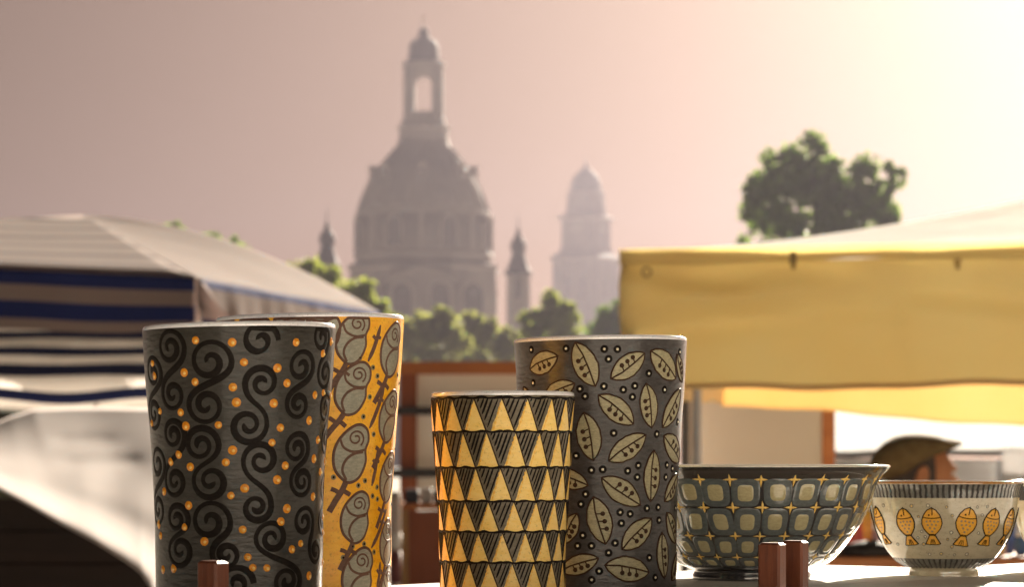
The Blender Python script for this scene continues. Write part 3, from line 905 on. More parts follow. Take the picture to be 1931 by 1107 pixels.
# ================================================================== the man in the flat cap
def man():
    D = 8.4; s = D / F
    org = px(1722, HZ, D); org.z = 0
    root = thing('person', 'person in a brown flat cap seated sideways, facing right', 'person', org)
    skin = plain('skin', (.60, .27, .12), (.52, .21, .09), .6, 30, spec=.2)
    jacket = plain('dark_jacket', (.05, .045, .05), (.035, .03, .035), .85, 20)
    trousers = plain('grey_trousers', (.08, .08, .09), (.06, .06, .07), .85, 20)
    capm = plain('brown_wool_cap', (.23, .16, .065), (.16, .105, .042), .95, 40, bump=.4, spec=.05)
    hair = plain('grey_brown_hair', (.10, .07, .05), (.06, .045, .03), .8, 60)
    stool = thing('stool', 'low wooden stool the person in the cap sits on', 'stool', org + Vector((-.02, 0, 0)))
    hz_ = px(0, 893, D).z          # eye level of the head
    seat = hz_ - .80
    MB().lathe([(.17, seat - .04), (.18, seat - .02), (.17, seat)], n=24).build('seat', pale_wood, stool)
    for k in range(4):
        a = R(45 + 90 * k)
        MB().tube([(.12 * math.cos(a), .12 * math.sin(a), seat - .035), (.17 * math.cos(a), .17 * math.sin(a), 0)], .017, 8).build('leg', pale_wood, stool)
    # skeleton, facing +x
    V, E, rad = [], [], []
    def v(p, r, par=None):
        V.append(p); rad.append(r)
        if par is not None: E.append((par, len(V) - 1))
        return len(V) - 1
    z = seat + .10
    pel = v((0, 0, z), .15)
    sp = v((.0, 0, z + .2), .14, pel); ch = v((.03, 0, z + .38), .16, sp); nk0 = v((.03, 0, z + .52), .07, ch); nk = v((.045, 0, z + .60), .055, nk0); hd = v((.05, 0, z + .66), .06, nk)
    for sg in (-1, 1):
        sh = v((.02, sg * .17, z + .44), .065, ch); el = v((.06, sg * .24, z + .16), .048, sh); wr = v((.28, sg * .17, z + .06), .03, el)
        pm = v((.35, sg * .16, z + .05), .032, wr)
        for k in range(4):
            L = (.065, .075, .072, .055)[k]
            a = v((.37, sg * (.13 + .022 * k), z + .05), .011, pm); b = v((.37 + L * .6, sg * (.13 + .022 * k), z + .045), .0095, a); v((.37 + L, sg * (.13 + .022 * k), z + .02), .008, b)
        a = v((.33, sg * .12, z + .045), .012, wr); v((.37, sg * .10, z + .03), .010, a)
        hp = v((.05, sg * .10, z - .02), .095, pel); kn = v((.45, sg * .13, z + .0), .07, hp); an = v((.47, sg * .13, .09), .045, kn); tt = v((.62, sg * .14, .04), .04, an)
        v((.42, sg * .13, .045), .04, an)
    me = bpy.data.meshes.new('body'); me.from_pydata(V, E, [])
    ob = bpy.data.objects.new('body', me); COL.objects.link(ob)
    sk = ob.modifiers.new('skin', 'SKIN')
    for i, r_ in enumerate(rad): me.skin_vertices[0].data[i].radius = (r_, r_)
    me.skin_vertices[0].data[0].use_root = True
    sb = ob.modifiers.new('sub', 'SUBSURF'); sb.levels = sb.render_levels = 2
    dg = bpy.context.evaluated_depsgraph_get()
    m2 = bpy.data.meshes.new_from_object(ob.evaluated_get(dg))
    bpy.data.objects.remove(ob)
    bm = bmesh.new(); bm.from_mesh(m2)
    # head: an egg pulled into brow, nose, lips and chin
    hc = Vector((.022, 0, hz_ + .0))
    hs = bmesh.ops.create_uvsphere(bm, u_segments=48, v_segments=40, radius=1.0)['verts']
    for q in hs:
        x, y, zz = q.co
        X, Y, Zz = x * .096, y * .076, zz * (.118 if zz < 0 else .088)
        if zz < -.1: X += .018 * max(0, x) * (-zz); Y *= 1 - .28 * (-zz); X *= 1 - .12 * (-zz)
        if x > .4 and abs(y) < .45:
            g1 = math.exp(-(y / .16) ** 2)
            X += .026 * g1 * math.exp(-((zz + .30) / .16) ** 2)       # nose
            X += .010 * math.exp(-(y / .5) ** 2) * math.exp(-((zz - .16) / .10) ** 2)   # brow
            X -= .008 * math.exp(-((abs(y) - .32) / .14) ** 2) * math.exp(-((zz + .02) / .10) ** 2)  # eye socket
            X += .008 * g1 * math.exp(-((zz + .58) / .07) ** 2) + .007 * g1 * math.exp(-((zz + .70) / .06) ** 2)
            X += .010 * g1 * math.exp(-((zz + .90) / .10) ** 2)
        q.co = hc + Vector((X, Y, Zz))
    for sg in (-1, 1):
        es = bmesh.ops.create_uvsphere(bm, u_segments=16, v_segments=12, radius=1.0)['verts']
        for q in es:
            x, y, zz = q.co
            dent = .35 if (x * x + zz * zz) < .4 and y * sg > 0 else 1
            q.co = hc + Vector((-.008 + x * .019 + zz * .006, sg * (.078 + .012 * y * sg * dent + .004), -.012 + zz * .034))
    bm.to_mesh(m2); bm.free()
    for m in (jacket, trousers, skin): m2.materials.append(m)
    for p in m2.polygons:
        c = p.center
        p.use_smooth = True
        p.material_index = 2 if (c.z > z + .555 or (c.x > .29 and c.z > z + .0 and abs(c.y) < .23 and c.z < z + .1 and c.x < .46 and False)) else (1 if c.z < z + .02 else 0)
        if c.x > .30 and c.x < .47 and c.z > z + .02 and c.z < z + .09 and .08 < abs(c.y) < .22: p.material_index = 2
    body = bpy.data.objects.new('body', m2); COL.objects.link(body); body.parent = root
    # eyes and hair at the temple
    for sg in (-1, 1):
        b = MB(); b.lathe([(.002, -.008), (.007, -.005), (.008, 0), (.007, .005), (.002, .008)], c=(hc.x + .085, hc.y + sg * .028, hc.z + .0), n=12); b.build('eye', panel_white, root, True)
    b = MB()
    n = 18
    vs, fs = [], []
    for j in range(10):
        ph = R(-46 + j * 9)
        for i in range(n + 1):
            th = R(72 + i * (360 - 144) / n)
            vs.append(hc + Vector((math.cos(th) * math.cos(ph) * .102, math.sin(th) * math.cos(ph) * .081, math.sin(ph) * .121)))
    for j in range(9):
        for i in range(n): fs.append((j * (n + 1) + i, j * (n + 1) + i + 1, (j + 1) * (n + 1) + i + 1, (j + 1) * (n + 1) + i))
    mesh('hair', vs, fs, hair, root, smooth=True)
    # flat cap: outline measured in the photograph, swept across the head
    capo = thing('flat_cap', None, None); capo.parent = root
    topl = [(1636, 893), (1641, 873), (1652, 851), (1668, 835), (1688, 824), (1706, 820), (1730, 819), (1752, 821), (1768, 824), (1783, 829), (1796, 832)]
    botl = [(1648, 905), (1660, 906), (1680, 905), (1700, 901), (1716, 892), (1732, 880), (1748, 870), (1760, 862), (1770, 857), (1780, 852), (1792, 847)]
    n = len(topl); NS = 28
    vs, fs = [], []
    for i in range(n):
        a = px(topl[i][0], topl[i][1], D) - org; b = px(botl[i][0], botl[i][1], D) - org
        c = (a + b) / 2; h = (a - b) / 2
        u = i / (n - 1)
        wd = .102 * (math.sin(math.pi * min(1, .16 + u * .72)) ** .55)
        for k in range(NS):
            t = 2 * math.pi * k / NS
            ct, st = math.cos(t), math.sin(t)
            sgn = lambda q: (abs(q) ** .75) * (1 if q >= 0 else -1)
            vs.append(c + h * sgn(ct) + Vector((0, wd * sgn(st), 0)))
    for i in range(n - 1):
        for k in range(NS): fs.append((i * NS + k, i * NS + (k + 1) % NS, (i + 1) * NS + (k + 1) % NS, (i + 1) * NS + k))
    fs += [tuple(range(NS)), tuple(range((n - 1) * NS, n * NS))]
    cap_o = mesh('crown', vs, fs, capm, capo, smooth=True)
    vs, fs = [], []
    nv = 10
    for i in range(9):
        u = i / 8
        xx = lerp(1772, 1815, u)
        for k in range(nv + 1):
            t = -1 + 2 * k / nv
            back = 26 * t * t * (1 - .2 * u)
            yt = lerp(827, 834, u) - 3 * math.sin(u * math.pi) * .4 + 5 * t * t
            p = px(xx - back, yt, D) - org
            vs.append(p + Vector((0, t * .085 * (1 - .25 * u * u), 0)))
        for k in range(nv + 1):
            t = -1 + 2 * k / nv
            back = 26 * t * t * (1 - .2 * u)
            yb = lerp(857, 839, u) + 5 * t * t
            p = px(xx - back, yb, D) - org
            vs.append(p + Vector((0, t * .085 * (1 - .25 * u * u), 0)))
    q = 2 * (nv + 1)
    for i in range(8):
        for k in range(nv):
            fs.append((i * q + k, i * q + k + 1, (i + 1) * q + k + 1, (i + 1) * q + k))
            fs.append((i * q + nv + 1 + k, (i + 1) * q + nv + 1 + k, (i + 1) * q + nv + 2 + k, i * q + nv + 2 + k))
        fs.append((i * q, (i + 1) * q, (i + 1) * q + nv + 1, i * q + nv + 1))
        fs.append((i * q + nv, i * q + q - 1, (i + 1) * q + q - 1, (i + 1) * q + nv))
    for k in range(nv):
        fs.append((8 * q + k, 8 * q + k + 1, 8 * q + nv + 2 + k, 8 * q + nv + 1 + k))
    mesh('visor', vs, fs, capm, capo, smooth=True)
man()

# ================================================================== the pottery shelf
HT = 0.074                     # camera above the shelf top
TZ = CZ - HT
KK = F * HT
def onshelf(x, d): return Vector(((x - CX) / F * d, d, TZ))
white_board = plain('white_painted_plank', (.80, .77, .73), (.72, .69, .65), .5, 30, (1, 14, 1), bump=.15, dist=.001)

def shelf():
    # lines of the plank edges as they cross the picture (pixel x, pixel y) -> points on the shelf plane
    def gp(x, y):
        d = KK / (y - HZ); return onshelf(x, d)
    a, b = gp(740, 1104), gp(1692, 1058)
    dirv = (b - a).normalized(); nrm = Vector((dirv.y, -dirv.x, 0))    # towards the camera side
    mid = a + dirv * .1
    root = thing('pottery_shelf', 'white planked shelf carrying the painted vases and bowls', 'shelf', (mid.x, mid.y, 0), math.atan2(dirv.y, dirv.x))
    # local frame: x along the planks, -y towards the camera
    w0 = .098
    gap = .0025
    spec = [(-.95, .37, 0)] + [(-.95, .75, k) for k in range(1, 9)]  # extra planks on the camera side, out of view, added to bounce sunlight
    for x0, x1, k in spec:
        y1 = -k * (w0 + gap)
        MB().box(((x0 + x1) / 2, y1 - w0 / 2, TZ - .011), (x1 - x0, w0, .022), 0, 0, .0018).build('plank', white_board, root)
    for x in (-.8, 0, .6):
        MB().box((x, -.45, TZ - .041), (.05, .86, .036), 0, 0, .002).build('bearer', white_board, root)
        for y in (-.05, -.85):
            MB().box((x, y, (TZ - .06) / 2), (.045, .03, TZ - .06), 0, 0, .002).build('leg', white_board, root)
    return math.atan2(dirv.y, dirv.x)
SH_ANG = shelf()

peg_wood = wood('oiled_mahogany', (.16, .045, .017), (.09, .024, .010), .42, 55, (7, 7, .7), .05)
def stand(name, label, pegs, ang):
    o = onshelf(pegs[0][0], pegs[0][1])
    root = thing(name, label, 'plate stand', o, 0)
    for x, d, topy, wd in pegs:
        p = onshelf(x, d) - o
        h = HT - (topy - HZ) / F * d
        MB().box((p.x, p.y, h / 2 + .0012), (wd, wd * .82, h - .0024), ang, 0, .0012).build('peg', peg_wood, root)
    p0 = Vector((0, 0, 0)); p1 = onshelf(pegs[-1][0], pegs[-1][1]) - o
    c = (p0 + p1) / 2
    MB().box((c.x, c.y, .0015), ((p1 - p0).length + .010, .010, .003), ang + R(90) if len(pegs) > 1 else ang, 0, .001).build('base_rail', peg_wood, root)
stand('plate_stand', 'single square reddish wooden peg in front of the dark swirl vase', [(402, 1.36, 1058, .0122)], R(-36))
stand('plate_stand', 'pair of square reddish wooden pegs in front of the large dark bowl', [(1456, 1.60, 1024, .0128), (1499, 1.645, 1020, .0128)], R(-28))

# ------------------------------------------------------------------ wheel-thrown vessels
class Vessel:
    """outer profile measured as (pixel y, pixel radius) bottom to top on the axis at pixel cx, distance d"""
    def __init__(s, cx, d, prof, tilt=0.0, wob=.0006, seed=0):
        s.cx, s.d, s.tilt, s.wob, s.seed = cx, d, tilt, wob, seed
        s.o = onshelf(cx, d)
        k = d / F
        pts = [(r * k, CZ + (HZ - y) * k - TZ) for y, r in prof]
        if pts[0][1] > .002: pts = [(pts[0][0], 0.0)] + pts
        else: pts[0] = (pts[0][0], 0.0)
        # Catmull-Rom through the measured points
        fine = []
        for i in range(len(pts) - 1):
            p0, p1, p2, p3 = pts[max(i - 1, 0)], pts[i], pts[i + 1], pts[min(i + 2, len(pts) - 1)]
            for q in range(12):
                t = q / 12
                fine.append(tuple(.5 * ((2 * p1[c]) + (-p0[c] + p2[c]) * t + (2 * p0[c] - 5 * p1[c] + 4 * p2[c] - p3[c]) * t * t + (-p0[c] + 3 * p1[c] - 3 * p2[c] + p3[c]) * t ** 3) for c in (0, 1)))
        fine.append(pts[-1])
        s.prof = fine
        s.l = [0.0]
        for i in range(1, len(fine)): s.l.append(s.l[-1] + math.hypot(fine[i][0] - fine[i - 1][0], fine[i][1] - fine[i - 1][1]))
        s.H = fine[-1][1]; s.L = s.l[-1]
    def at(s, l):
        l = max(0, min(s.L, l))
        lo, hi = 0, len(s.l) - 1
        while hi - lo > 1:
            m = (lo + hi) // 2
            if s.l[m] <= l: lo = m
            else: hi = m
        t = (l - s.l[lo]) / max(1e-9, s.l[hi] - s.l[lo])
        a, b = s.prof[lo], s.prof[hi]
        r, z = lerp(a[0], b[0], t), lerp(a[1], b[1], t)
        tr, tz = b[0] - a[0], b[1] - a[1]; n = math.hypot(tr, tz) or 1
        return r, z, tz / n, -tr / n
    def S(s, th, l, off=0.0):
        r, z, nr, nz = s.at(l)
        r += s.wob * noise.noise(Vector((math.cos(th) * 1.5 + s.seed, math.sin(th) * 1.5, z * 40))) * min(1, z / .02)
        x, zz = r + nr * off, z + nz * off
        return Vector((x * math.sin(th), -x * math.cos(th), zz + s.tilt * x * math.sin(th) * max(0, zz) / s.H))
    def l_of_z(s, z):
        z = max(0, min(s.H, z))
        lo, hi = 0, len(s.l) - 1
        while hi - lo > 1:
            m = (lo + hi) // 2
            if s.prof[m][1] <= z: lo = m
            else: hi = m
        t = (z - s.prof[lo][1]) / max(1e-9, s.prof[hi][1] - s.prof[lo][1])
        return lerp(s.l[lo], s.l[hi], max(0, min(1, t)))
    def hit(s, x, y):
        """surface coordinates (angle, profile length) of the point the photograph shows at (x, y)"""
        th, r = 0.0, s.prof[-1][0]
        for _ in range(25):
            D = s.d - r * math.cos(th)
            z = CZ + (HZ - y) / F * D - TZ
            xo = (x - CX) / F * D - s.o.x
            z -= s.tilt * xo * max(0, z) / s.H
            l = s.l_of_z(z)
            r = s.at(l)[0]
            th = math.asin(max(-.999, min(.999, xo / r)))
        return th, l
    def body(s, name, label, cat, outer, inner, rim, foot=None, wall=.0035, n=224, rimh=.0024):
        s.root = thing(name, label, cat, s.o, 0, None)
        def ring_sheet(nm, ls, m, offf=lambda l: 0, parent=s.root):
            vs, fs = [], []
            for l in ls:
                for i in range(n): vs.append(s.S(2 * math.pi * i / n, l, offf(l)))
            for j in range(len(ls) - 1):
                for i in range(n): fs.append((j * n + i, j * n + (i + 1) % n, (j + 1) * n + (i + 1) % n, (j + 1) * n + i))
            return vs, fs
        M = 84
        vs, fs = ring_sheet('body', [s.L * j / M for j in range(M + 1)], outer)
        fs.append(tuple(range(n)))
        s.bodyo = mesh('body', vs, fs, outer, s.root, smooth=True)
        # rounded lip
        vs, fs = [], []
        K = 8
        for j in range(K + 1):
            a = math.pi * j / K
            for i in range(n):
                th = 2 * math.pi * i / n
                p = s.S(th, s.L); q = s.S(th, s.L, -wall)
                q.z = p.z
                c = (p + q) / 2
                e = (p - q) / 2
                vs.append(c + e * math.cos(a) * (1 + .25 * math.sin(a)) + Vector((0, 0, rimh * math.sin(a))))
        for j in range(K):
            for i in range(n): fs.append((j * n + i, j * n + (i + 1) % n, (j + 1) * n + (i + 1) % n, (j + 1) * n + i))
        mesh('rim', vs, fs, rim, s.root, smooth=True)
        vs, fs = [], []
        z0 = max(.006, s.H * .06)
        l0 = s.l_of_z(z0); J = 30
        for j in range(J + 1):
            l = lerp(s.L, l0, j / J)
            for i in range(n):
                th = 2 * math.pi * i / n
                p = s.S(th, l, -wall)
                if j == 0: p.z = s.S(th, s.L).z
                vs.append(p)
        for j in range(J):
            for i in range(n): fs.append((j * n + (i + 1) % n, j * n + i, (j + 1) * n + i, (j + 1) * n + (i + 1) % n))
        fs.append(tuple(range(J * n, (J + 1) * n)))
        mesh('inner_wall', vs, fs, inner, s.root, smooth=True)
        return s.root

class Paint:
    """hand-painted slip relief laid on a vessel"""
    def __init__(s, ves): s.b, s.v, s.f, s.m = ves, [], [], []
    def loc(s, c, pts):
        th, l = c; r = s.b.at(l)[0]
        return [(th + x / r, l + y) for x, y in pts]
    def fill(s, c, pts, mi=0, h=.00016, lo=.00003, rings=(.45, .8, .95, 1.0)):
        """star-shaped patch: pts is an outline in metres around the surface point c"""
        base = len(s.v)
        th, l = c; r = s.b.at(l)[0]
        s.v.append(s.b.S(th, l, h))
        n = len(pts)
        for k, f in enumerate(rings):
            o = lo if k == len(rings) - 1 else h
            for x, y in pts: s.v.append(s.b.S(th + x * f / r, l + y * f, o))
        for i in range(n): s.f.append((base, base + 1 + i, base + 1 + (i + 1) % n)); s.m.append(mi)
        for k in range(len(rings) - 1):
            for i in range(n):
                a = base + 1 + k * n
                s.f.append((a + i, a + n + i, a + n + (i + 1) % n, a + (i + 1) % n)); s.m.append(mi)
    def stroke(s, path, w, mi=0, h=.0003, lo=.00003, taper=False):
        """path of surface points (angle, length); w in metres"""
        base = len(s.v); n = len(path)
        for i in range(n):
            a, b = path[max(i - 1, 0)], path[min(i + 1, n - 1)]
            th, l = path[i]; r = s.b.at(l)[0]
            tx, ty = (b[0] - a[0]) * r, b[1] - a[1]
            k = math.hypot(tx, ty) or 1
            nx, ny = -ty / k, tx / k
            u = i / max(1, n - 1)
            ww = (w(u) if callable(w) else w) / 2
            if taper: ww *= min(1, .35 + 4 * u, .35 + 4 * (1 - u))
            for q, o in ((-1, lo), (-.55, h), (.55, h), (1, lo)):
                s.v.append(s.b.S(th + nx * q * ww / r, l + ny * q * ww, o))
        for i in range(n - 1):
            for q in range(3):
                a = base + i * 4 + q
                s.f.append((a, a + 4, a + 5, a + 1)); s.m.append(mi)
    def dot(s, c, r, mi=0, n=12, **k):
        s.fill(c, [(r * math.cos(2 * math.pi * i / n), r * math.sin(2 * math.pi * i / n)) for i in range(n)], mi, rings=(.6, 1.0), **k)
    def build(s, name, mats, parent):
        if not s.v: return None
        o = mesh(name, s.v, s.f, mats, parent, s.m, True)
        s.v, s.f, s.m = [], [], []
        return o

def dense(path, step):
    out = [path[0]]
    for a, b in zip(path, path[1:]):
        n = max(1, int(math.hypot(b[0] - a[0], b[1] - a[1]) / step))
        out += [(lerp(a[0], b[0], i / n), lerp(a[1], b[1], i / n)) for i in range(1, n + 1)]
    return out

slip_black = glaze('black_slip', (.007, .005, .004), (.012, .009, .006), .5, 300, coat=0, spec=.08)
slip_brown = glaze('brown_slip', (.035, .017, .009), (.055, .027, .014), .5, 300, coat=0, spec=.1)
slip_umber = glaze('umber_slip', (.15, .080, .055), (.11, .058, .040), .45, 300, coat=0, spec=.15)
slip_grey = glaze('dark_grey_slip', (.035, .032, .030), (.05, .046, .042), .4, 300)
slip_orange = glaze('orange_slip', (.70, .28, .018), (.56, .19, .012), .28, 500)
slip_pale = glaze('pale_yellow_slip', (.85, .60, .18), (.8, .5, .12), .3, 500)
slip_cream = glaze('cream_slip', (.85, .80, .62), (.75, .68, .5), .3, 500)
inner_navy = glaze('navy_inner_glaze', (.02, .03, .11), (.015, .02, .08), .15, 120)
rim_white = glaze('white_rim_glaze', (.92, .92, .94), (.86, .86, .9), .12, 200, coat=1)
CAM_RIM = rim_white

# ---- dark vase with swirls and orange dots
def vase_swirl():
    B = Vessel(451, 1.52, [(1142, 156), (1107, 156), (1050, 156.5), (980, 158), (900, 161), (820, 166), (740, 173), (680, 178.5), (640, 182), (623, 183)], tilt=.018, seed=1)
    dark = glaze('charcoal_glaze', (.031, .028, .022), (.019, .017, .013), .34, 190, bump=.5, coat=.28, spec=.2)
    B.body('swirl_vase', 'tall charcoal vase with black swirls and orange dots, leftmost', 'vase', dark, inner_navy, rim_white)
    def zc(x, y): return B.hit(240 + x / 2.1, 580 + y / 2.1)
    U = B.d / F / 2.1                        # metres per unit of the enlarged view
    P = Paint(B)
    def spiral_pts(c, Rr, start, turns, cw, inward):
        n = 40; pts = []
        for i in range(n + 1):
            u = i / n
            f = 1 - u if inward else u
            r = Rr * (.10 + .90 * f ** .85)
            ang = start + (turns * 2 * math.pi) * ((u if inward else u - 1)) * (-1 if cw else 1)
            pts.append((c[0] + r * math.cos(ang) / B.at(c[1])[0], c[1] + r * math.sin(ang)))
        return pts
    def scroll(c1, R1, c2, R2, mirror=False, wd=25):
        m = -1 if mirror else 1
        j1, j2 = rnd.uniform(1.4, 1.65), rnd.uniform(1.4, 1.65)
        a = spiral_pts(zc(*c1), R1 * 1.12 * U, R(0 if m == 1 else 180), j1, m == 1, False)
        if c2 is None:
            path = a
        else:
            b = spiral_pts(zc(*c2), R2 * 1.12 * U, R(180 if m == 1 else 0), j2, m != 1, True)
            p0, p3 = a[-1], b[0]
            dl = (p0[1] - p3[1]) * .55
            mid = []
            for i in range(1, 14):
                t = i / 14
                q1, q2 = (p0[0], p0[1] - dl), (p3[0], p3[1] + dl)
                mid.append(tuple((1 - t) ** 3 * p0[c] + 3 * (1 - t) ** 2 * t * q1[c] + 3 * (1 - t) * t * t * q2[c] + t ** 3 * p3[c] for c in (0, 1)))
            path = a + mid + b
        top = B.L - .0012
        path = [(t, min(l, top)) for t, l in path]
        wv = wd * U
        P.stroke(path, lambda u: wv * (.9 + .2 * math.sin(u * 19 + c1[0])), 0, h=.0002)
        P.build('painted_swirl', slip_black, B.bodyo)
    # pairs of spirals read off the enlarged photograph
    for c1, R1, c2, R2, mir in [
        ((325, 215), 78, (312, 388), 66, False), ((290, 545), 66, (330, 690), 64, False), ((325, 850), 74, (392, 980), 50, False),
        ((525, 130), 66, None, 0, False), ((535, 300), 60, (478, 468), 66, True), ((530, 605), 62, (512, 792), 52, True), ((575, 915), 60, (632, 1085), 58, True),
        ((690, 235), 60, (678, 385), 50, False), ((672, 560), 58, (692, 690), 54, False), ((702, 850), 55, (745, 965), 45, False),
        ((168, 160), 66, (180, 345), 56, False), ((182, 505), 55, (188, 690), 55, False), ((195, 840), 55, (210, 965), 60, False),
        ((100, 260), 60, (105, 420), 60, False), ((118, 620), 60, (122, 800), 60, False),
        ((772, 120), 58, (786, 262), 55, False), ((785, 400), 60, (786, 525), 50, False), ((778, 720), 58, (772, 850), 50, False), ((430, 1095), 62, None, 0, False)]:
        scroll(c1, R1, c2, R2, mir)
    dots = [(270, 130), (415, 138), (668, 138), (462, 217), (595, 240), (225, 258), (268, 295), (418, 316), (634, 300), (432, 376), (580, 380), (212, 416), (232, 471), (360, 466), (606, 477), (720, 448), (573, 536), (745, 347), (777, 338), (775, 183), (808, 135), (755, 525), (417, 566), (390, 614), (204, 583), (250, 632), (172, 612), (625, 627), (592, 683), (740, 600), (765, 652), (465, 717), (410, 746), (735, 750), (243, 785), (632, 798), (608, 850), (457, 881), (228, 872), (305, 928), (688, 936), (653, 959), (477, 990), (497, 1032), (553, 1033), (718, 1064), (778, 830), (773, 893), (100, 222), (108, 272), (128, 412), (98, 460), (145, 730), (183, 1035), (140, 1040), (125, 860), (132, 905), (776, 1010), (802, 350), (800, 610)]
    for x, y in dots:
        c = zc(x, y)
        P.dot(c, 17 * U * rnd.uniform(.82, 1.08), 0, n=16, h=.00045)
        P.dot((c[0] + .01, c[1] - .0003), 6.5 * U, 1, n=8, h=.0008, lo=.0005)
        P.build('painted_dot', [slip_orange, slip_pale], B.bodyo)
    # the far side carries the same pattern
    for k in range(5):
        th = math.pi + (k - 2) * .42
        for j in range(6):
            cc = (th, B.L * (.12 + .15 * j)); n = 40
            path = [(cc[0] + 66 * U * (.1 + .9 * (i / n)) * math.cos(i * .22) / .045, cc[1] + 66 * U * (.1 + .9 * (i / n)) * math.sin(i * .22)) for i in range(n)]
            P.stroke(path, 19 * U, 0, h=.0004)
            P.dot((th + .2, B.L * (.16 + .15 * j)), 20 * U, 1)
    tag(P.build('painted_pattern', [slip_black, slip_orange], B.bodyo), kind='stuff')
vase_swirl()

# ---- orange vase with grey roses
def vase_rose():
    B = Vessel(584.5, 1.63, [(1124, 153), (1107, 153), (1050, 153), (980, 154), (900, 157), (820, 162), (740, 168), (680, 172.5), (630, 176), (606, 177.5)], tilt=.016, seed=5)
    orange = glaze('orange_glaze', (.90, .46, .025), (.83, .37, .018), .24, 150)
    grey = glaze('grey_green_slip', (.34, .325, .25), (.25, .24, .185), .3, 350)
    halo = glaze('olive_halo_slip', (.24, .20, .09), (.2, .15, .06), .35, 500)
    B.body('rose_vase', 'orange vase painted with grey roses, half hidden behind the swirl vase', 'vase', orange, inner_navy, rim_white)
    def zc(x, y): return B.hit(240 + x / 2.1, 580 + y / 2.1)
    U = B.d / F / 2.1
    P = Paint(B)
    def sm(pts, n=6, closed=False):
        out = []; N_ = len(pts)
        rng = range(N_ if closed else N_ - 1)
        for i in rng:
            g_ = (lambda k: pts[k % N_]) if closed else (lambda k: pts[max(0, min(N_ - 1, k))])
            p0, p1, p2, p3 = g_(i - 1), g_(i), g_(i + 1), g_(i + 2)
            for q in range(n):
                t = q / n
                out.append(tuple(.5 * (2 * p1[c] + (-p0[c] + p2[c]) * t + (2 * p0[c] - 5 * p1[c] + 4 * p2[c] - p3[c]) * t * t + (-p0[c] + 3 * p1[c] - 3 * p2[c] + p3[c]) * t ** 3) for c in (0, 1)))
        if not closed: out.append(pts[-1])
        return out
    def rose(c, sc=1.0, rot=0.0, top=None):
        k = U * sc * 1.06
        cr, sr = math.cos(rot), math.sin(rot)
        def T(pts): return [((x * cr - y * sr) * k, (x * sr + y * cr) * k) for x, y in pts]
        clampl = lambda pth: [(t, min(l, B.L - .0008)) for t, l in pth]
        ol = sm([(-22, -98), (-60, -60), (-68, -5), (-50, 45), (-10, 85), (30, 100), (62, 82), (70, 45), (58, 12), (62, -30), (40, -78), (8, -100)], 5, True)
        lim = (B.L - .0008 - c[1])
        P.fill(c, [(x, min(y, lim)) for x, y in T(ol)], 0, h=.0002)
        wv = 11.5 * k
        P.stroke(clampl(P.loc(c, T(ol + ol[:2]))), wv, 1, h=.0004, lo=.00005)
        P.stroke(clampl(P.loc(c, T(sm([(-44, 48), (-30, 20), (5, 5), (40, 8), (60, 14)])))), wv * .8, 1, h=.0004, lo=.00018)
        P.stroke(clampl(P.loc(c, T(sm([(-18, -94), (-34, -60), (-22, -25), (10, -2), (48, 4)])))), wv * .9, 1, h=.0004, lo=.00018)
        sp = [(16 + (8 + 26 * u) * math.cos(2.2 - u * 9.4), 52 + (7 + 24 * u) * math.sin(2.2 - u * 9.4)) for u in [i / 36 for i in range(37)]]
        P.stroke(clampl(P.loc(c, T(sp))), wv * .65, 1, h=.0004, lo=.00018)
        P.build('painted_rose', [grey, slip_umber], B.bodyo)
        stem = sm([(-18, -98), (-34, -130), (-58, -165), (-82, -205)])
        P.stroke(P.loc(c, T(stem)), 22 * k, 0, h=.0003)
        P.stroke(P.loc(c, T([(-34, -130), (-20, -136), (-2, -146)])), 17 * k, 0, h=.0003)
        P.stroke(P.loc(c, T([(-42, -140), (-60, -130), (-76, -124)])), 16 * k, 0, h=.0003)
        P.build('painted_stem', slip_umber, B.bodyo)
    for x, y, sc, rot in [(893, 118, .95, -.05), (893, 318, .98, -.15), (888, 578, 1.04, 0), (905, 832, .92, .05), (915, 1062, 1.0, 0),
                          (1046, 165, 1.0, -.05), (1035, 430, .96, -.05), (1032, 672, .92, 0), (1028, 930, .85, 0), (1030, 1120, .9, 0),
                          (770, 60, 1.0, .3), (650, 62, 1.0, .1), (500, 64, 1.0, .4), (390, 66, .9, 0)]:
        rose(zc(x, y), sc, rot)
    for a, b in [((1003, 70), (953, 214)), ((1016, 312), (957, 480)), ((992, 560), (968, 708)), ((1028, 800), (966, 955)), ((1002, 1010), (988, 1110)), ((720, 48), (700, 90)), ((590, 50), (560, 92))]:
        p = zc(*a); q = zc(*b)
        n = 14
        P.stroke([(lerp(p[0], q[0], i / n) + .02 * math.sin(i / n * 3), lerp(p[1], q[1], i / n)) for i in range(n + 1)], 19 * U, 0, h=.0003, taper=True)
        m_ = (lerp(p[0], q[0], .3), lerp(p[1], q[1], .3))
        P.stroke([(m_[0] + .005, m_[1]), (m_[0] + 22 * U / .05, m_[1] - 8 * U)], 14 * U, 0, h=.0003)
        P.stroke([(m_[0] - .005, m_[1] - 14 * U), (m_[0] - 20 * U / .05, m_[1] + 2 * U)], 14 * U, 0, h=.0003)
        P.build('painted_stem', slip_umber, B.bodyo)
    for x, y in [(922, 200), (973, 238), (990, 272), (960, 355), (935, 433), (975, 503), (817, 673), (942, 687), (915, 706), (990, 713), (972, 748), (992, 760), (938, 938), (892, 948), (978, 970), (855, 992), (1068, 268), (1075, 300), (1072, 780), (1074, 560)]:
        c = zc(x, y)
        P.dot(c, 11 * U, 0, n=10, h=.0002); P.dot(c, 5.5 * U, 1, n=8, h=.0004, lo=.00015)
        P.build('painted_dot', [halo, slip_black], B.bodyo)
vase_rose()

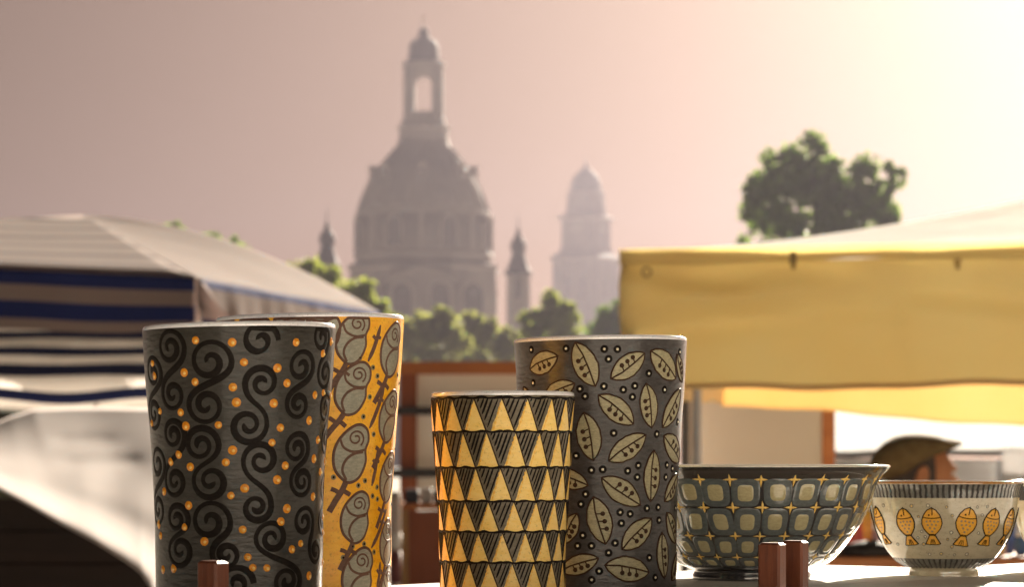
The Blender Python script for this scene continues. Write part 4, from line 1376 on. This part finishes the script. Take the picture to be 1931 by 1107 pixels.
# ---- tumbler with yellow triangles
def vase_triangle():
    B = Vessel(948, 1.65, [(1120, 117), (1107, 117.5), (1060, 118), (1000, 120), (940, 123), (880, 127), (820, 131), (780, 133.5), (755, 135), (748, 135.5)], tilt=.004, seed=9)
    taupe = glaze('taupe_glaze', (.16, .13, .085), (.11, .09, .055), .25, 240)
    yel = glaze('mustard_slip', (.90, .65, .22), (.86, .57, .14), .26, 160)
    amber = glaze('amber_slip', (.84, .44, .05), (.86, .54, .12), .28, 400)
    B.body('triangle_tumbler', 'tumbler with rows of yellow triangles and dark hatching, front centre', 'tumbler', taupe, slip_cream, rim_white)
    P = Paint(B)
    N_ = 17; pit = 2 * math.pi / N_
    ys = [750, 814, 882, 946, 1004, 1062, 1119]
    ls = [B.hit(948, y)[1] for y in ys]
    ls[0] = min(ls[0], B.L - .0006)
    off0 = B.hit(780 + 375 / 2.272, 813)[0]
    for r in range(6):
        lt, lb = ls[r], ls[r + 1]
        hgt = lt - lb
        rad = B.at((lt + lb) / 2)[0]
        for k in range(N_):
            th = off0 + (k + (.5 if r % 2 else 0)) * pit + rnd.uniform(-.02, .02)
            th = (th + math.pi) % (2 * math.pi) - math.pi
            hw = pit * rad * .435
            ap = rnd.uniform(-.06, .06) * hw
            c = (th, lb + hgt * .36)
            A, Bq, C = (ap, hgt * .60), (-hw, -hgt * .345), (hw * .98, -hgt * .345)
            pts = []
            for (p, q, jag) in ((A, Bq, 1), (Bq, C, 0), (C, A, 0)):
                for i in range(9):
                    t = i / 9
                    j = rnd.uniform(-.055, .055) * hw if jag and i else 0
                    pts.append((lerp(p[0], q[0], t) + j, lerp(p[1], q[1], t)))
            P.fill(c, pts, 0, h=.0002)
            # a brush of deeper orange along the left side, then the painted right edge
            P.stroke(dense(P.loc(c, [(ap - hw * .06, hgt * .50), (-hw * .80, -hgt * .33)]), .002), lambda u: hw * .22 * (.6 + .4 * math.sin(u * 37 + k)), 2, h=.00032, lo=.0001)
            P.stroke(dense(P.loc(c, [(ap * 1.0, hgt * .62), (hw * 1.06, -hgt * .36)]), .004), hw * .13, 1, h=.0004)
            if abs(th) < 1.75: P.build('painted_triangle', [yel, slip_brown, amber], B.bodyo)
        if P.v: tag(P.build('painted_pattern', [yel, slip_brown, amber], B.bodyo), kind='stuff')
        for k in range(N_):
            th = off0 + (k + (.5 if r % 2 else 0) + .5) * pit
            th = (th + math.pi) % (2 * math.pi) - math.pi
            nh = rnd.choice((4, 5, 5, 6))
            for j in range(nh):
                u = (j + .6 + rnd.uniform(-.15, .15)) / nh
                x0 = lerp(-.46, .46, u) * pit * rad
                # hatch falls parallel to the left side of the yellow triangle, clipped by the inverted triangle
                ln = hgt * .93 * min(1, u * 1.02)
                x1 = x0 - (ln / hgt) * .48 * pit * rad
                a = (th + x0 / rad, lt - hgt * .02); b = (th + x1 / rad, lt - ln)
                P.stroke(dense([a, b], .01), rad * pit * rnd.uniform(.06, .085), 0, h=.0003, taper=True)
            if abs(th) < 1.75: P.build('painted_hatching', slip_black, B.bodyo)
        if P.v: tag(P.build('painted_pattern', slip_black, B.bodyo), kind='stuff')
    for l in ls:
        n = 200
        P.stroke([(2 * math.pi * i / n, l + .00035 * math.sin(i * .7) + .0003 * noise.noise(Vector((i * .5, l * 99, 0)))) for i in range(n + 1)], lambda u: .0013 + .0004 * math.sin(u * 160), 0, h=.00045)
        P.build('painted_line', slip_black, B.bodyo)
vase_triangle()

# ---- grey vase with seed leaves
def vase_leaf():
    B = Vessel(1133, 1.745, [(1107, 142), (1095, 142), (1050, 142), (1000, 142.5), (950, 144), (900, 146.5), (850, 149.5), (800, 153), (750, 157), (700, 160), (665, 162), (646, 163)], tilt=.014, seed=13)
    slate = glaze('slate_glaze', (.058, .053, .052), (.037, .033, .032), .28, 220, bump=.45, coat=.28, spec=.2)
    pod = glaze('pale_olive_slip', (.37, .335, .20), (.25, .22, .13), .34, 420, spec=.15)
    B.body('leaf_vase', 'slate grey vase with pale seed leaves and ringed white dots', 'vase', slate, inner_navy, rim_white)
    def zc(x, y): return B.hit(780 + x / 2.272, 620 + y / 2.272)
    U = B.d / F / 2.272
    P = Paint(B)
    def leaf(e0, e1, wf, side):
        a, b = e0, e1
        l_ = (a[1] + b[1]) / 2; r = B.at(l_)[0]
        c = ((a[0] + b[0]) / 2, l_)
        dx, dy = (b[0] - a[0]) * r, b[1] - a[1]
        Ln = math.hypot(dx, dy); ux, uy = dx / Ln, dy / Ln
        nx, ny = -uy, ux
        hl, hw = Ln / 2, Ln * wf / 2
        n = 12; pts = []
        for i in range(n + 1):
            t = -1 + 2 * i / n; q = (1 - t * t) ** .8 * rnd.uniform(.96, 1.04)
            pts.append((t * hl, q * hw))
        for i in range(1, n):
            t = 1 - 2 * i / n; q = (1 - t * t) ** .8 * rnd.uniform(.96, 1.04)
            pts.append((t * hl, -q * hw))
        G = lambda ps: [(x * ux + y * nx, x * uy + y * ny) for x, y in ps]
        top = B.L - .0006
        lim = top - c[1]
        cl = lambda pth: [(t, min(l, top)) for t, l in pth]
        P.fill(c, [(x, min(y, lim)) for x, y in G(pts)], 0, h=.00025)
        lw = 7.5 * U
        P.stroke(cl(P.loc(c, G(pts + pts[:2]))), lw, 1, h=.0005)
        vein = [(-hl, 0), (-hl * .4, -hw * .16 * side), (hl * .3, -hw * .12 * side), (hl, 0)]
        P.stroke(cl(P.loc(c, G(dense(vein, .003)))), lw, 1, h=.0005, lo=.0002)
        for t in (-.30, .02, .34):
            p0 = (t * hl, -hw * .12 * side); p1 = (t * hl + hl * .06, side * hw * .40)
            P.stroke(cl(P.loc(c, G([p0, ((p0[0] + p1[0]) / 2, (p0[1] + p1[1]) / 2), p1]))), lw * .8, 1, h=.0005, lo=.0002)
            q = G([p1])[0]
            P.dot((c[0] + q[0] / r, min(c[1] + q[1], top - .001)), 10.5 * U, 1, n=12, h=.0006, lo=.0002)
        P.build('painted_leaf', [pod, slip_brown], B.bodyo)
    for (x0, y0), (x1, y1), wf, sd in [
        ((498, 175), (618, 118), .55, -1), ((692, 58), (778, 248), .50, -1), ((845, 215), (990, 105), .50, 1), ((1015, 95), (1122, 215), .52, -1),
        ((792, 285), (942, 410), .48, -1), ((995, 235), (1020, 425), .46, -1), ((1142, 258), (1066, 424), .44, 1), ((730, 360), (770, 565), .50, -1),
        ((835, 568), (995, 455), .47, -1), ((1072, 460), (1135, 568), .50, 1), ((1030, 522), (1016, 742), .40, 1), ((805, 640), (972, 757), .46, 1),
        ((590, 615), (748, 672), .46, -1), ((1130, 625), (1074, 740), .46, 1), ((770, 722), (822, 925), .50, 1), ((893, 948), (1018, 815), .50, -1),
        ((1083, 790), (1118, 920), .50, 1), ((1062, 875), (1074, 1072), .42, 1), ((820, 1015), (1008, 1046), .50, -1), ((630, 1040), (792, 985), .46, -1),
        ((700, 792), (640, 925), .5, 1), ((470, 250), (520, 400), .5, 1), ((560, 300), (690, 235), .5, -1), ((1142, 960), (1105, 1080), .45, 1), ((1128, 110), (1150, 230), .45, 1)]:
        leaf(zc(x0, y0), zc(x1, y1), wf, sd)
    for x, y in [(817, 87), (873, 88), (835, 130), (1007, 192), (815, 247), (898, 262), (947, 245), (937, 293), (1073, 262), (857, 448), (1042, 452), (762, 607), (810, 604), (917, 610), (962, 587), (958, 637), (697, 545), (737, 710), (717, 753), (885, 788), (928, 795), (890, 835), (1000, 771), (1047, 767), (1050, 822), (725, 887), (703, 932), (762, 932), (863, 920), (835, 962), (1010, 983), (795, 1040), (763, 1078), (1035, 1068), (505, 90), (512, 233), (653, 85), (1085, 585), (1108, 600), (1080, 637), (1130, 400), (713, 258), (735, 290), (1140, 100), (1120, 770)]:
        c = zc(x, y); c = (c[0], min(c[1], B.L - .003))
        P.dot(c, 17 * U, 0, n=14, h=.0003)
        P.dot(c, 6 * U, 1, n=8, h=.0006, lo=.00025)
        P.build('painted_dot', [slip_black, slip_cream], B.bodyo)
    for k in range(5):
        for j in range(6):
            th = math.pi + (k - 2) * .5; l = B.L * (.1 + .155 * j); a = rnd.uniform(0, 3.1)
            n = 12; hl, hw = 95 * U, 45 * U
            pts = [(math.cos(t) * hl * math.cos(a) - math.sin(t) * hw * math.sin(a), math.cos(t) * hl * math.sin(a) + math.sin(t) * hw * math.cos(a)) for t in [2 * math.pi * i / 16 for i in range(16)]]
            P.fill((th, l), pts, 0); P.dot((th + .25, l), 14 * U, 1)
    tag(P.build('painted_pattern', [pod, slip_black], B.bodyo), kind='stuff')
vase_leaf()

# ---- large bowl with rounded squares and stars
def bowl_squares():
    B = Vessel(1418, 1.85, [(1100, 107), (1096, 111), (1086, 112), (1078, 109), (1074, 112), (1066, 134), (1058, 147), (1047, 160), (1025, 178), (1000, 196), (975, 210), (950, 221), (930, 228), (912, 234), (900, 241), (892, 248), (886, 255), (881, 259)], wob=.0004, seed=21)
    ink = glaze('ink_glaze', (.022, .021, .024), (.03, .027, .027), .14, 160, bump=.08, coat=1)
    steelb = glaze('steel_grey_slip', (.120, .138, .138), (.085, .098, .10), .18, 260, bump=.1, coat=1)
    olive = glaze('pale_moss_slip', (.50, .44, .25), (.40, .35, .19), .2, 380, bump=.1, coat=1)
    band = glaze('umber_band_slip', (.05, .040, .034), (.04, .032, .028), .12, 160, bump=.05, coat=1)
    cream_rim = glaze('cream_rim_glaze', (.72, .68, .56), (.66, .62, .5), .1, 200, coat=1)
    B.body('square_bowl', 'large dark bowl with rounded grey squares and small gold stars', 'bowl', ink, cream_rim, cream_rim, wall=.004, rimh=.0015)
    P = Paint(B)
    N_ = 26; pit = 2 * math.pi / N_
    yr = [(903, 957), (959, 1011), (1013, 1051), (1053, 1071)]
    off0 = B.hit(1408, 930)[0]
    # plain band below the rim
    lt = B.L - .0016; lb = B.hit(1418, 903)[1]
    n = 160
    vs, fs = [], []
    for j in range(9):
        l = lerp(lb, lt, j / 8); o = .00004 if j in (0, 8) else .0002
        for i in range(n): vs.append(B.S(2 * math.pi * i / n, l, o))
    for j in range(8):
        for i in range(n): fs.append((j * n + i, j * n + (i + 1) % n, (j + 1) * n + (i + 1) % n, (j + 1) * n + i))
    mesh('painted_band', vs, fs, band, B.bodyo, smooth=True)
    def rsq(hw, hh, sk):
        pts = []
        for i in range(28):
            t = 2 * math.pi * i / 28
            c, s_ = math.cos(t), math.sin(t)
            e = .52
            x, y = hw * abs(c) ** e * (1 if c >= 0 else -1), hh * abs(s_) ** e * (1 if s_ >= 0 else -1)
            pts.append((x + sk * y, y))
        return pts
    for r, (ya, yb) in enumerate(yr):
        la, lb = B.hit(1418, ya)[1], B.hit(1418, yb)[1]
        lc = (la + lb) / 2; hh = (la - lb) / 2; rad = B.at(lc)[0]
        for k in range(N_):
            th = off0 + k * pit + rnd.uniform(-.012, .012) + r * .004
            th = (th + math.pi) % (2 * math.pi) - math.pi
            hw = rad * pit / 2 * .95
            sk = rnd.uniform(-.12, .12)
            P.fill((th, lc), rsq(hw, hh * .98, sk), 0, h=.00022)
            P.fill((th, lc + rnd.uniform(-.05, .05) * hh), rsq(hw * .56, hh * .58, sk), 1, h=.0004, lo=.00016, rings=(.5, .9, 1.0))
            if abs(th) < 1.75: P.build('painted_square', [steelb, olive], B.bodyo)
        if P.v: tag(P.build('painted_pattern', [steelb, olive], B.bodyo), kind='stuff')
    for r, y in enumerate((905, 958, 1012, 1052)):
        l = B.hit(1418, y)[1]; rad = B.at(l)[0]
        for k in range(N_):
            th = off0 + (k + .5) * pit + rnd.uniform(-.015, .015)
            th = (th + math.pi) % (2 * math.pi) - math.pi
            q = rad * pit / 2 * .52
            pts = []
            for i in range(16):
                t = math.pi / 2 * i / 4 + rnd.uniform(-.05, .05)
                rr = q * (1.0, .42, .22, .42)[i % 4] * rnd.uniform(.85, 1.1)
                pts.append((rr * math.cos(t), rr * math.sin(t)))
            P.fill((th, l), pts, 0, h=.0005, rings=(.5, 1.0))
            if abs(th) < 1.75: P.build('painted_star', slip_pale, B.bodyo)
        if P.v: tag(P.build('painted_pattern', slip_pale, B.bodyo), kind='stuff')
bowl_squares()

# ---- small bowl with orange fish
def bowl_fish():
    B = Vessel(1780, 1.91, [(1090, 64), (1087, 66.5), (1078, 65), (1073, 66), (1069, 73), (1060, 88), (1051, 97), (1037, 108), (1023, 116.5), (1008, 124), (992, 130), (970, 135.5), (955, 138), (940, 140.5), (929, 142.5), (920, 145), (912, 149)], wob=.0003, seed=31)
    sand = glaze('greige_glaze', (.56, .49, .34), (.48, .42, .29), .12, 160, bump=.06, coat=1)
    gband = glaze('dark_grey_band', (.19, .185, .165), (.15, .145, .13), .14, 160, bump=.05, coat=1)
    brown_rim = glaze('amber_rim_glaze', (.50, .22, .05), (.44, .18, .04), .1, 200, coat=1)
    fo = glaze('fish_orange', (.86, .46, .07), (.80, .38, .05), .18, 500)
    fs_ = glaze('fish_scale_grey', (.36, .28, .16), (.3, .24, .14), .2, 500)
    B.body('fish_bowl', 'small grey bowl painted with upright orange fish', 'bowl', sand, slip_cream, brown_rim, wall=.0032, rimh=.0016)
    P = Paint(B)
    n = 160
    def bandm(y0, y1, m):
        lt, lb = B.hit(1780, y0)[1], B.hit(1780, y1)[1]
        vs, fs = [], []
        for j in range(7):
            l = lerp(lb, lt, j / 6); o = .00003 if j in (0, 6) else .00015
            for i in range(n): vs.append(B.S(2 * math.pi * i / n, l, o))
        for j in range(6):
            for i in range(n): fs.append((j * n + i, j * n + (i + 1) % n, (j + 1) * n + (i + 1) % n, (j + 1) * n + i))
        mesh('painted_band', vs, fs, m, B.bodyo, smooth=True)
        return lt, lb
    for y0, y1, N_ in ((914, 940, 84), (1055, 1072, 56)):
        lt, lb = bandm(y0, y1, gband)
        for k in range(N_):
            th = 2 * math.pi * k / N_
            th = (th + math.pi) % (2 * math.pi) - math.pi
            P.stroke([(th + rnd.uniform(-.006, .006), lerp(lb, lt, j / 5)) for j in range(6)], B.at(lb)[0] * 2 * math.pi / N_ * .48, 0, h=.0003, lo=.0001)
            if abs(th) < 1.75: P.build('painted_stripe', slip_grey, B.bodyo)
        if P.v: tag(P.build('painted_pattern', slip_black, B.bodyo), kind='stuff')
    U = B.d / F
    def fish(th, yc, lean, sc):
        l = B.hit(1780, yc)[1]; c = (th, l); k = U * sc
        cr, sr = math.cos(lean), math.sin(lean)
        T = lambda pts: [((x * cr - y * sr) * k, (x * sr + y * cr) * k) for x, y in pts]
        body = [(0, 27), (8, 23), (15, 14), (19, 4), (20, -4), (17, -14), (11, -22), (5, -28), (-5, -28), (-11, -22), (-17, -14), (-20, -4), (-19, 4), (-15, 14), (-8, 23)]
        P.fill(c, T(body), 0, h=.0003, rings=(.35, .7, .95, 1))
        tc = P.loc(c, T([(0, -38)]))[0]
        tail = [(4, 12), (9, 2), (15, -9), (8, -10.5), (0, -10), (-8, -10.5), (-15, -9), (-9, 2), (-4, 12)]
        P.fill(tc, T(tail), 0, h=.0003)
        lw = 2.0 * k
        P.stroke(dense(P.loc(c, T(body + body[:2])), .003), lw, 1, h=.0006)
        P.stroke(dense(P.loc(tc, T(tail + tail[:1])), .003), lw * .9, 1, h=.0006)
        for x in (-5, 0, 5): P.stroke(P.loc(tc, T([(x * .4, 2), (x * .9, -8)])), lw * .7, 1, h=.0006, lo=.0002)
        P.stroke(P.loc(c, T([(-17, 9), (-9, 7), (0, 6.4), (9, 7), (17, 9)])), lw, 1, h=.0006, lo=.0002)
        P.stroke(P.loc(c, T([(1, 29), (1.5, 20), (1, 13)])), lw, 1, h=.0006, lo=.0002)
        P.dot(P.loc(c, T([(-5, 13)]))[0], 2.0 * k, 1, n=8, h=.0006, lo=.0002)
        for i, (x, y) in enumerate([(-10, 0), (-3, 1), (5, 0), (12, 0), (-8, -7), (0, -6), (8, -7), (-4, -13), (5, -14), (0, -20)]):
            P.dot(P.loc(c, T([(x, y)]))[0], 2.4 * k, 2, n=8, h=.0005, lo=.0002)
    ang = [B.hit(x, 985)[0] for x in (1658, 1707, 1757, 1823, 1870, 1903)]
    ext = [ang[0] - .46, ang[-1] + .44]
    while ext[-1] < 2 * math.pi + ext[0] - .6: ext.append(ext[-1] + .452)
    for i, th in enumerate(ang + ext):
        th = (th + math.pi) % (2 * math.pi) - math.pi
        fish(th, 985 + rnd.uniform(-1.5, 2), (.10, .10, 0, -.14, -.12, -.1)[i] if i < 6 else 0, rnd.uniform(.95, 1.03))
        P.build('painted_fish', [fo, slip_black, fs_], B.bodyo)
    for x, y in [(1666, 954), (1719, 955), (1732, 975), (1738, 1003), (1745, 1013), (1731, 1015), (1742, 1027), (1785, 957), (1796, 973), (1794, 1005), (1787, 1018), (1801, 1018), (1843, 957), (1862, 956), (1852, 972), (1845, 1006), (1753, 1046), (1775, 1045), (1800, 1047), (1823, 1046), (1693, 1027), (1795, 1032), (1750, 954)]:
        c = B.hit(x, y)
        q = rnd.uniform(2.2, 3.4) * U
        P.stroke([(c[0] + q * math.cos(2 * math.pi * i / 10) / B.at(c[1])[0], c[1] + q * math.sin(2 * math.pi * i / 10)) for i in range(11)], 1.1 * U, 0, h=.0003)
        P.dot(c, q * .6, 1, n=8, h=.0003)
        P.build('painted_bubble', [gband, rnd.choice((slip_cream, slip_pale))], B.bodyo)
bowl_fish()

# ---- third bowl cut by the right edge of the picture
def bowl_yellow():
    B = Vessel(2052, 1.99, [(1077, 64), (1074, 66), (1064, 66), (1056, 84), (1042, 104), (1020, 121), (995, 132), (965, 140), (940, 144), (922, 147), (912, 151)], seed=41)
    body = glaze('ivory_glaze', (.62, .55, .36), (.55, .48, .3), .14, 160, bump=.06, coat=1)
    gband = glaze('slate_band', (.06, .06, .062), (.05, .05, .05), .14, 160)
    B.body('yellow_bowl', 'ivory yellow bowl cut off by the right picture edge', 'bowl', body, slip_cream, rim_white)
    n = 120
    lt, lb = B.hit(2052, 918)[1], B.hit(2052, 946)[1]
    vs, fs = [], []
    for j in range(7):
        l = lerp(lb, lt, j / 6); o = .00003 if j in (0, 6) else .00015
        for i in range(n): vs.append(B.S(2 * math.pi * i / n, l, o))
    for j in range(6):
        for i in range(n): fs.append((j * n + i, j * n + (i + 1) % n, (j + 1) * n + (i + 1) % n, (j + 1) * n + i))
    mesh('painted_band', vs, fs, gband, B.bodyo, smooth=True)
bowl_yellow()

# ================================================================== haze
hm = bpy.data.materials.new('haze')
hm.use_nodes = True
hn = hm.node_tree
for q in list(hn.nodes):
    if q.type != 'OUTPUT_MATERIAL': hn.nodes.remove(q)
pv = hn.nodes.new('ShaderNodeVolumePrincipled')
pv.inputs['Color'].default_value = (.107, .099, .119, 1)
pv.inputs['Density'].default_value = .00062
pv.inputs['Anisotropy'].default_value = .75
hn.links.new(pv.outputs[0], hn.nodes['Material Output'].inputs['Volume'])
hb = MB().box((0, 640, 66.5), (2640, 1940, 135))
ho = hb.build('haze', hm)
tag(ho, kind='stuff')
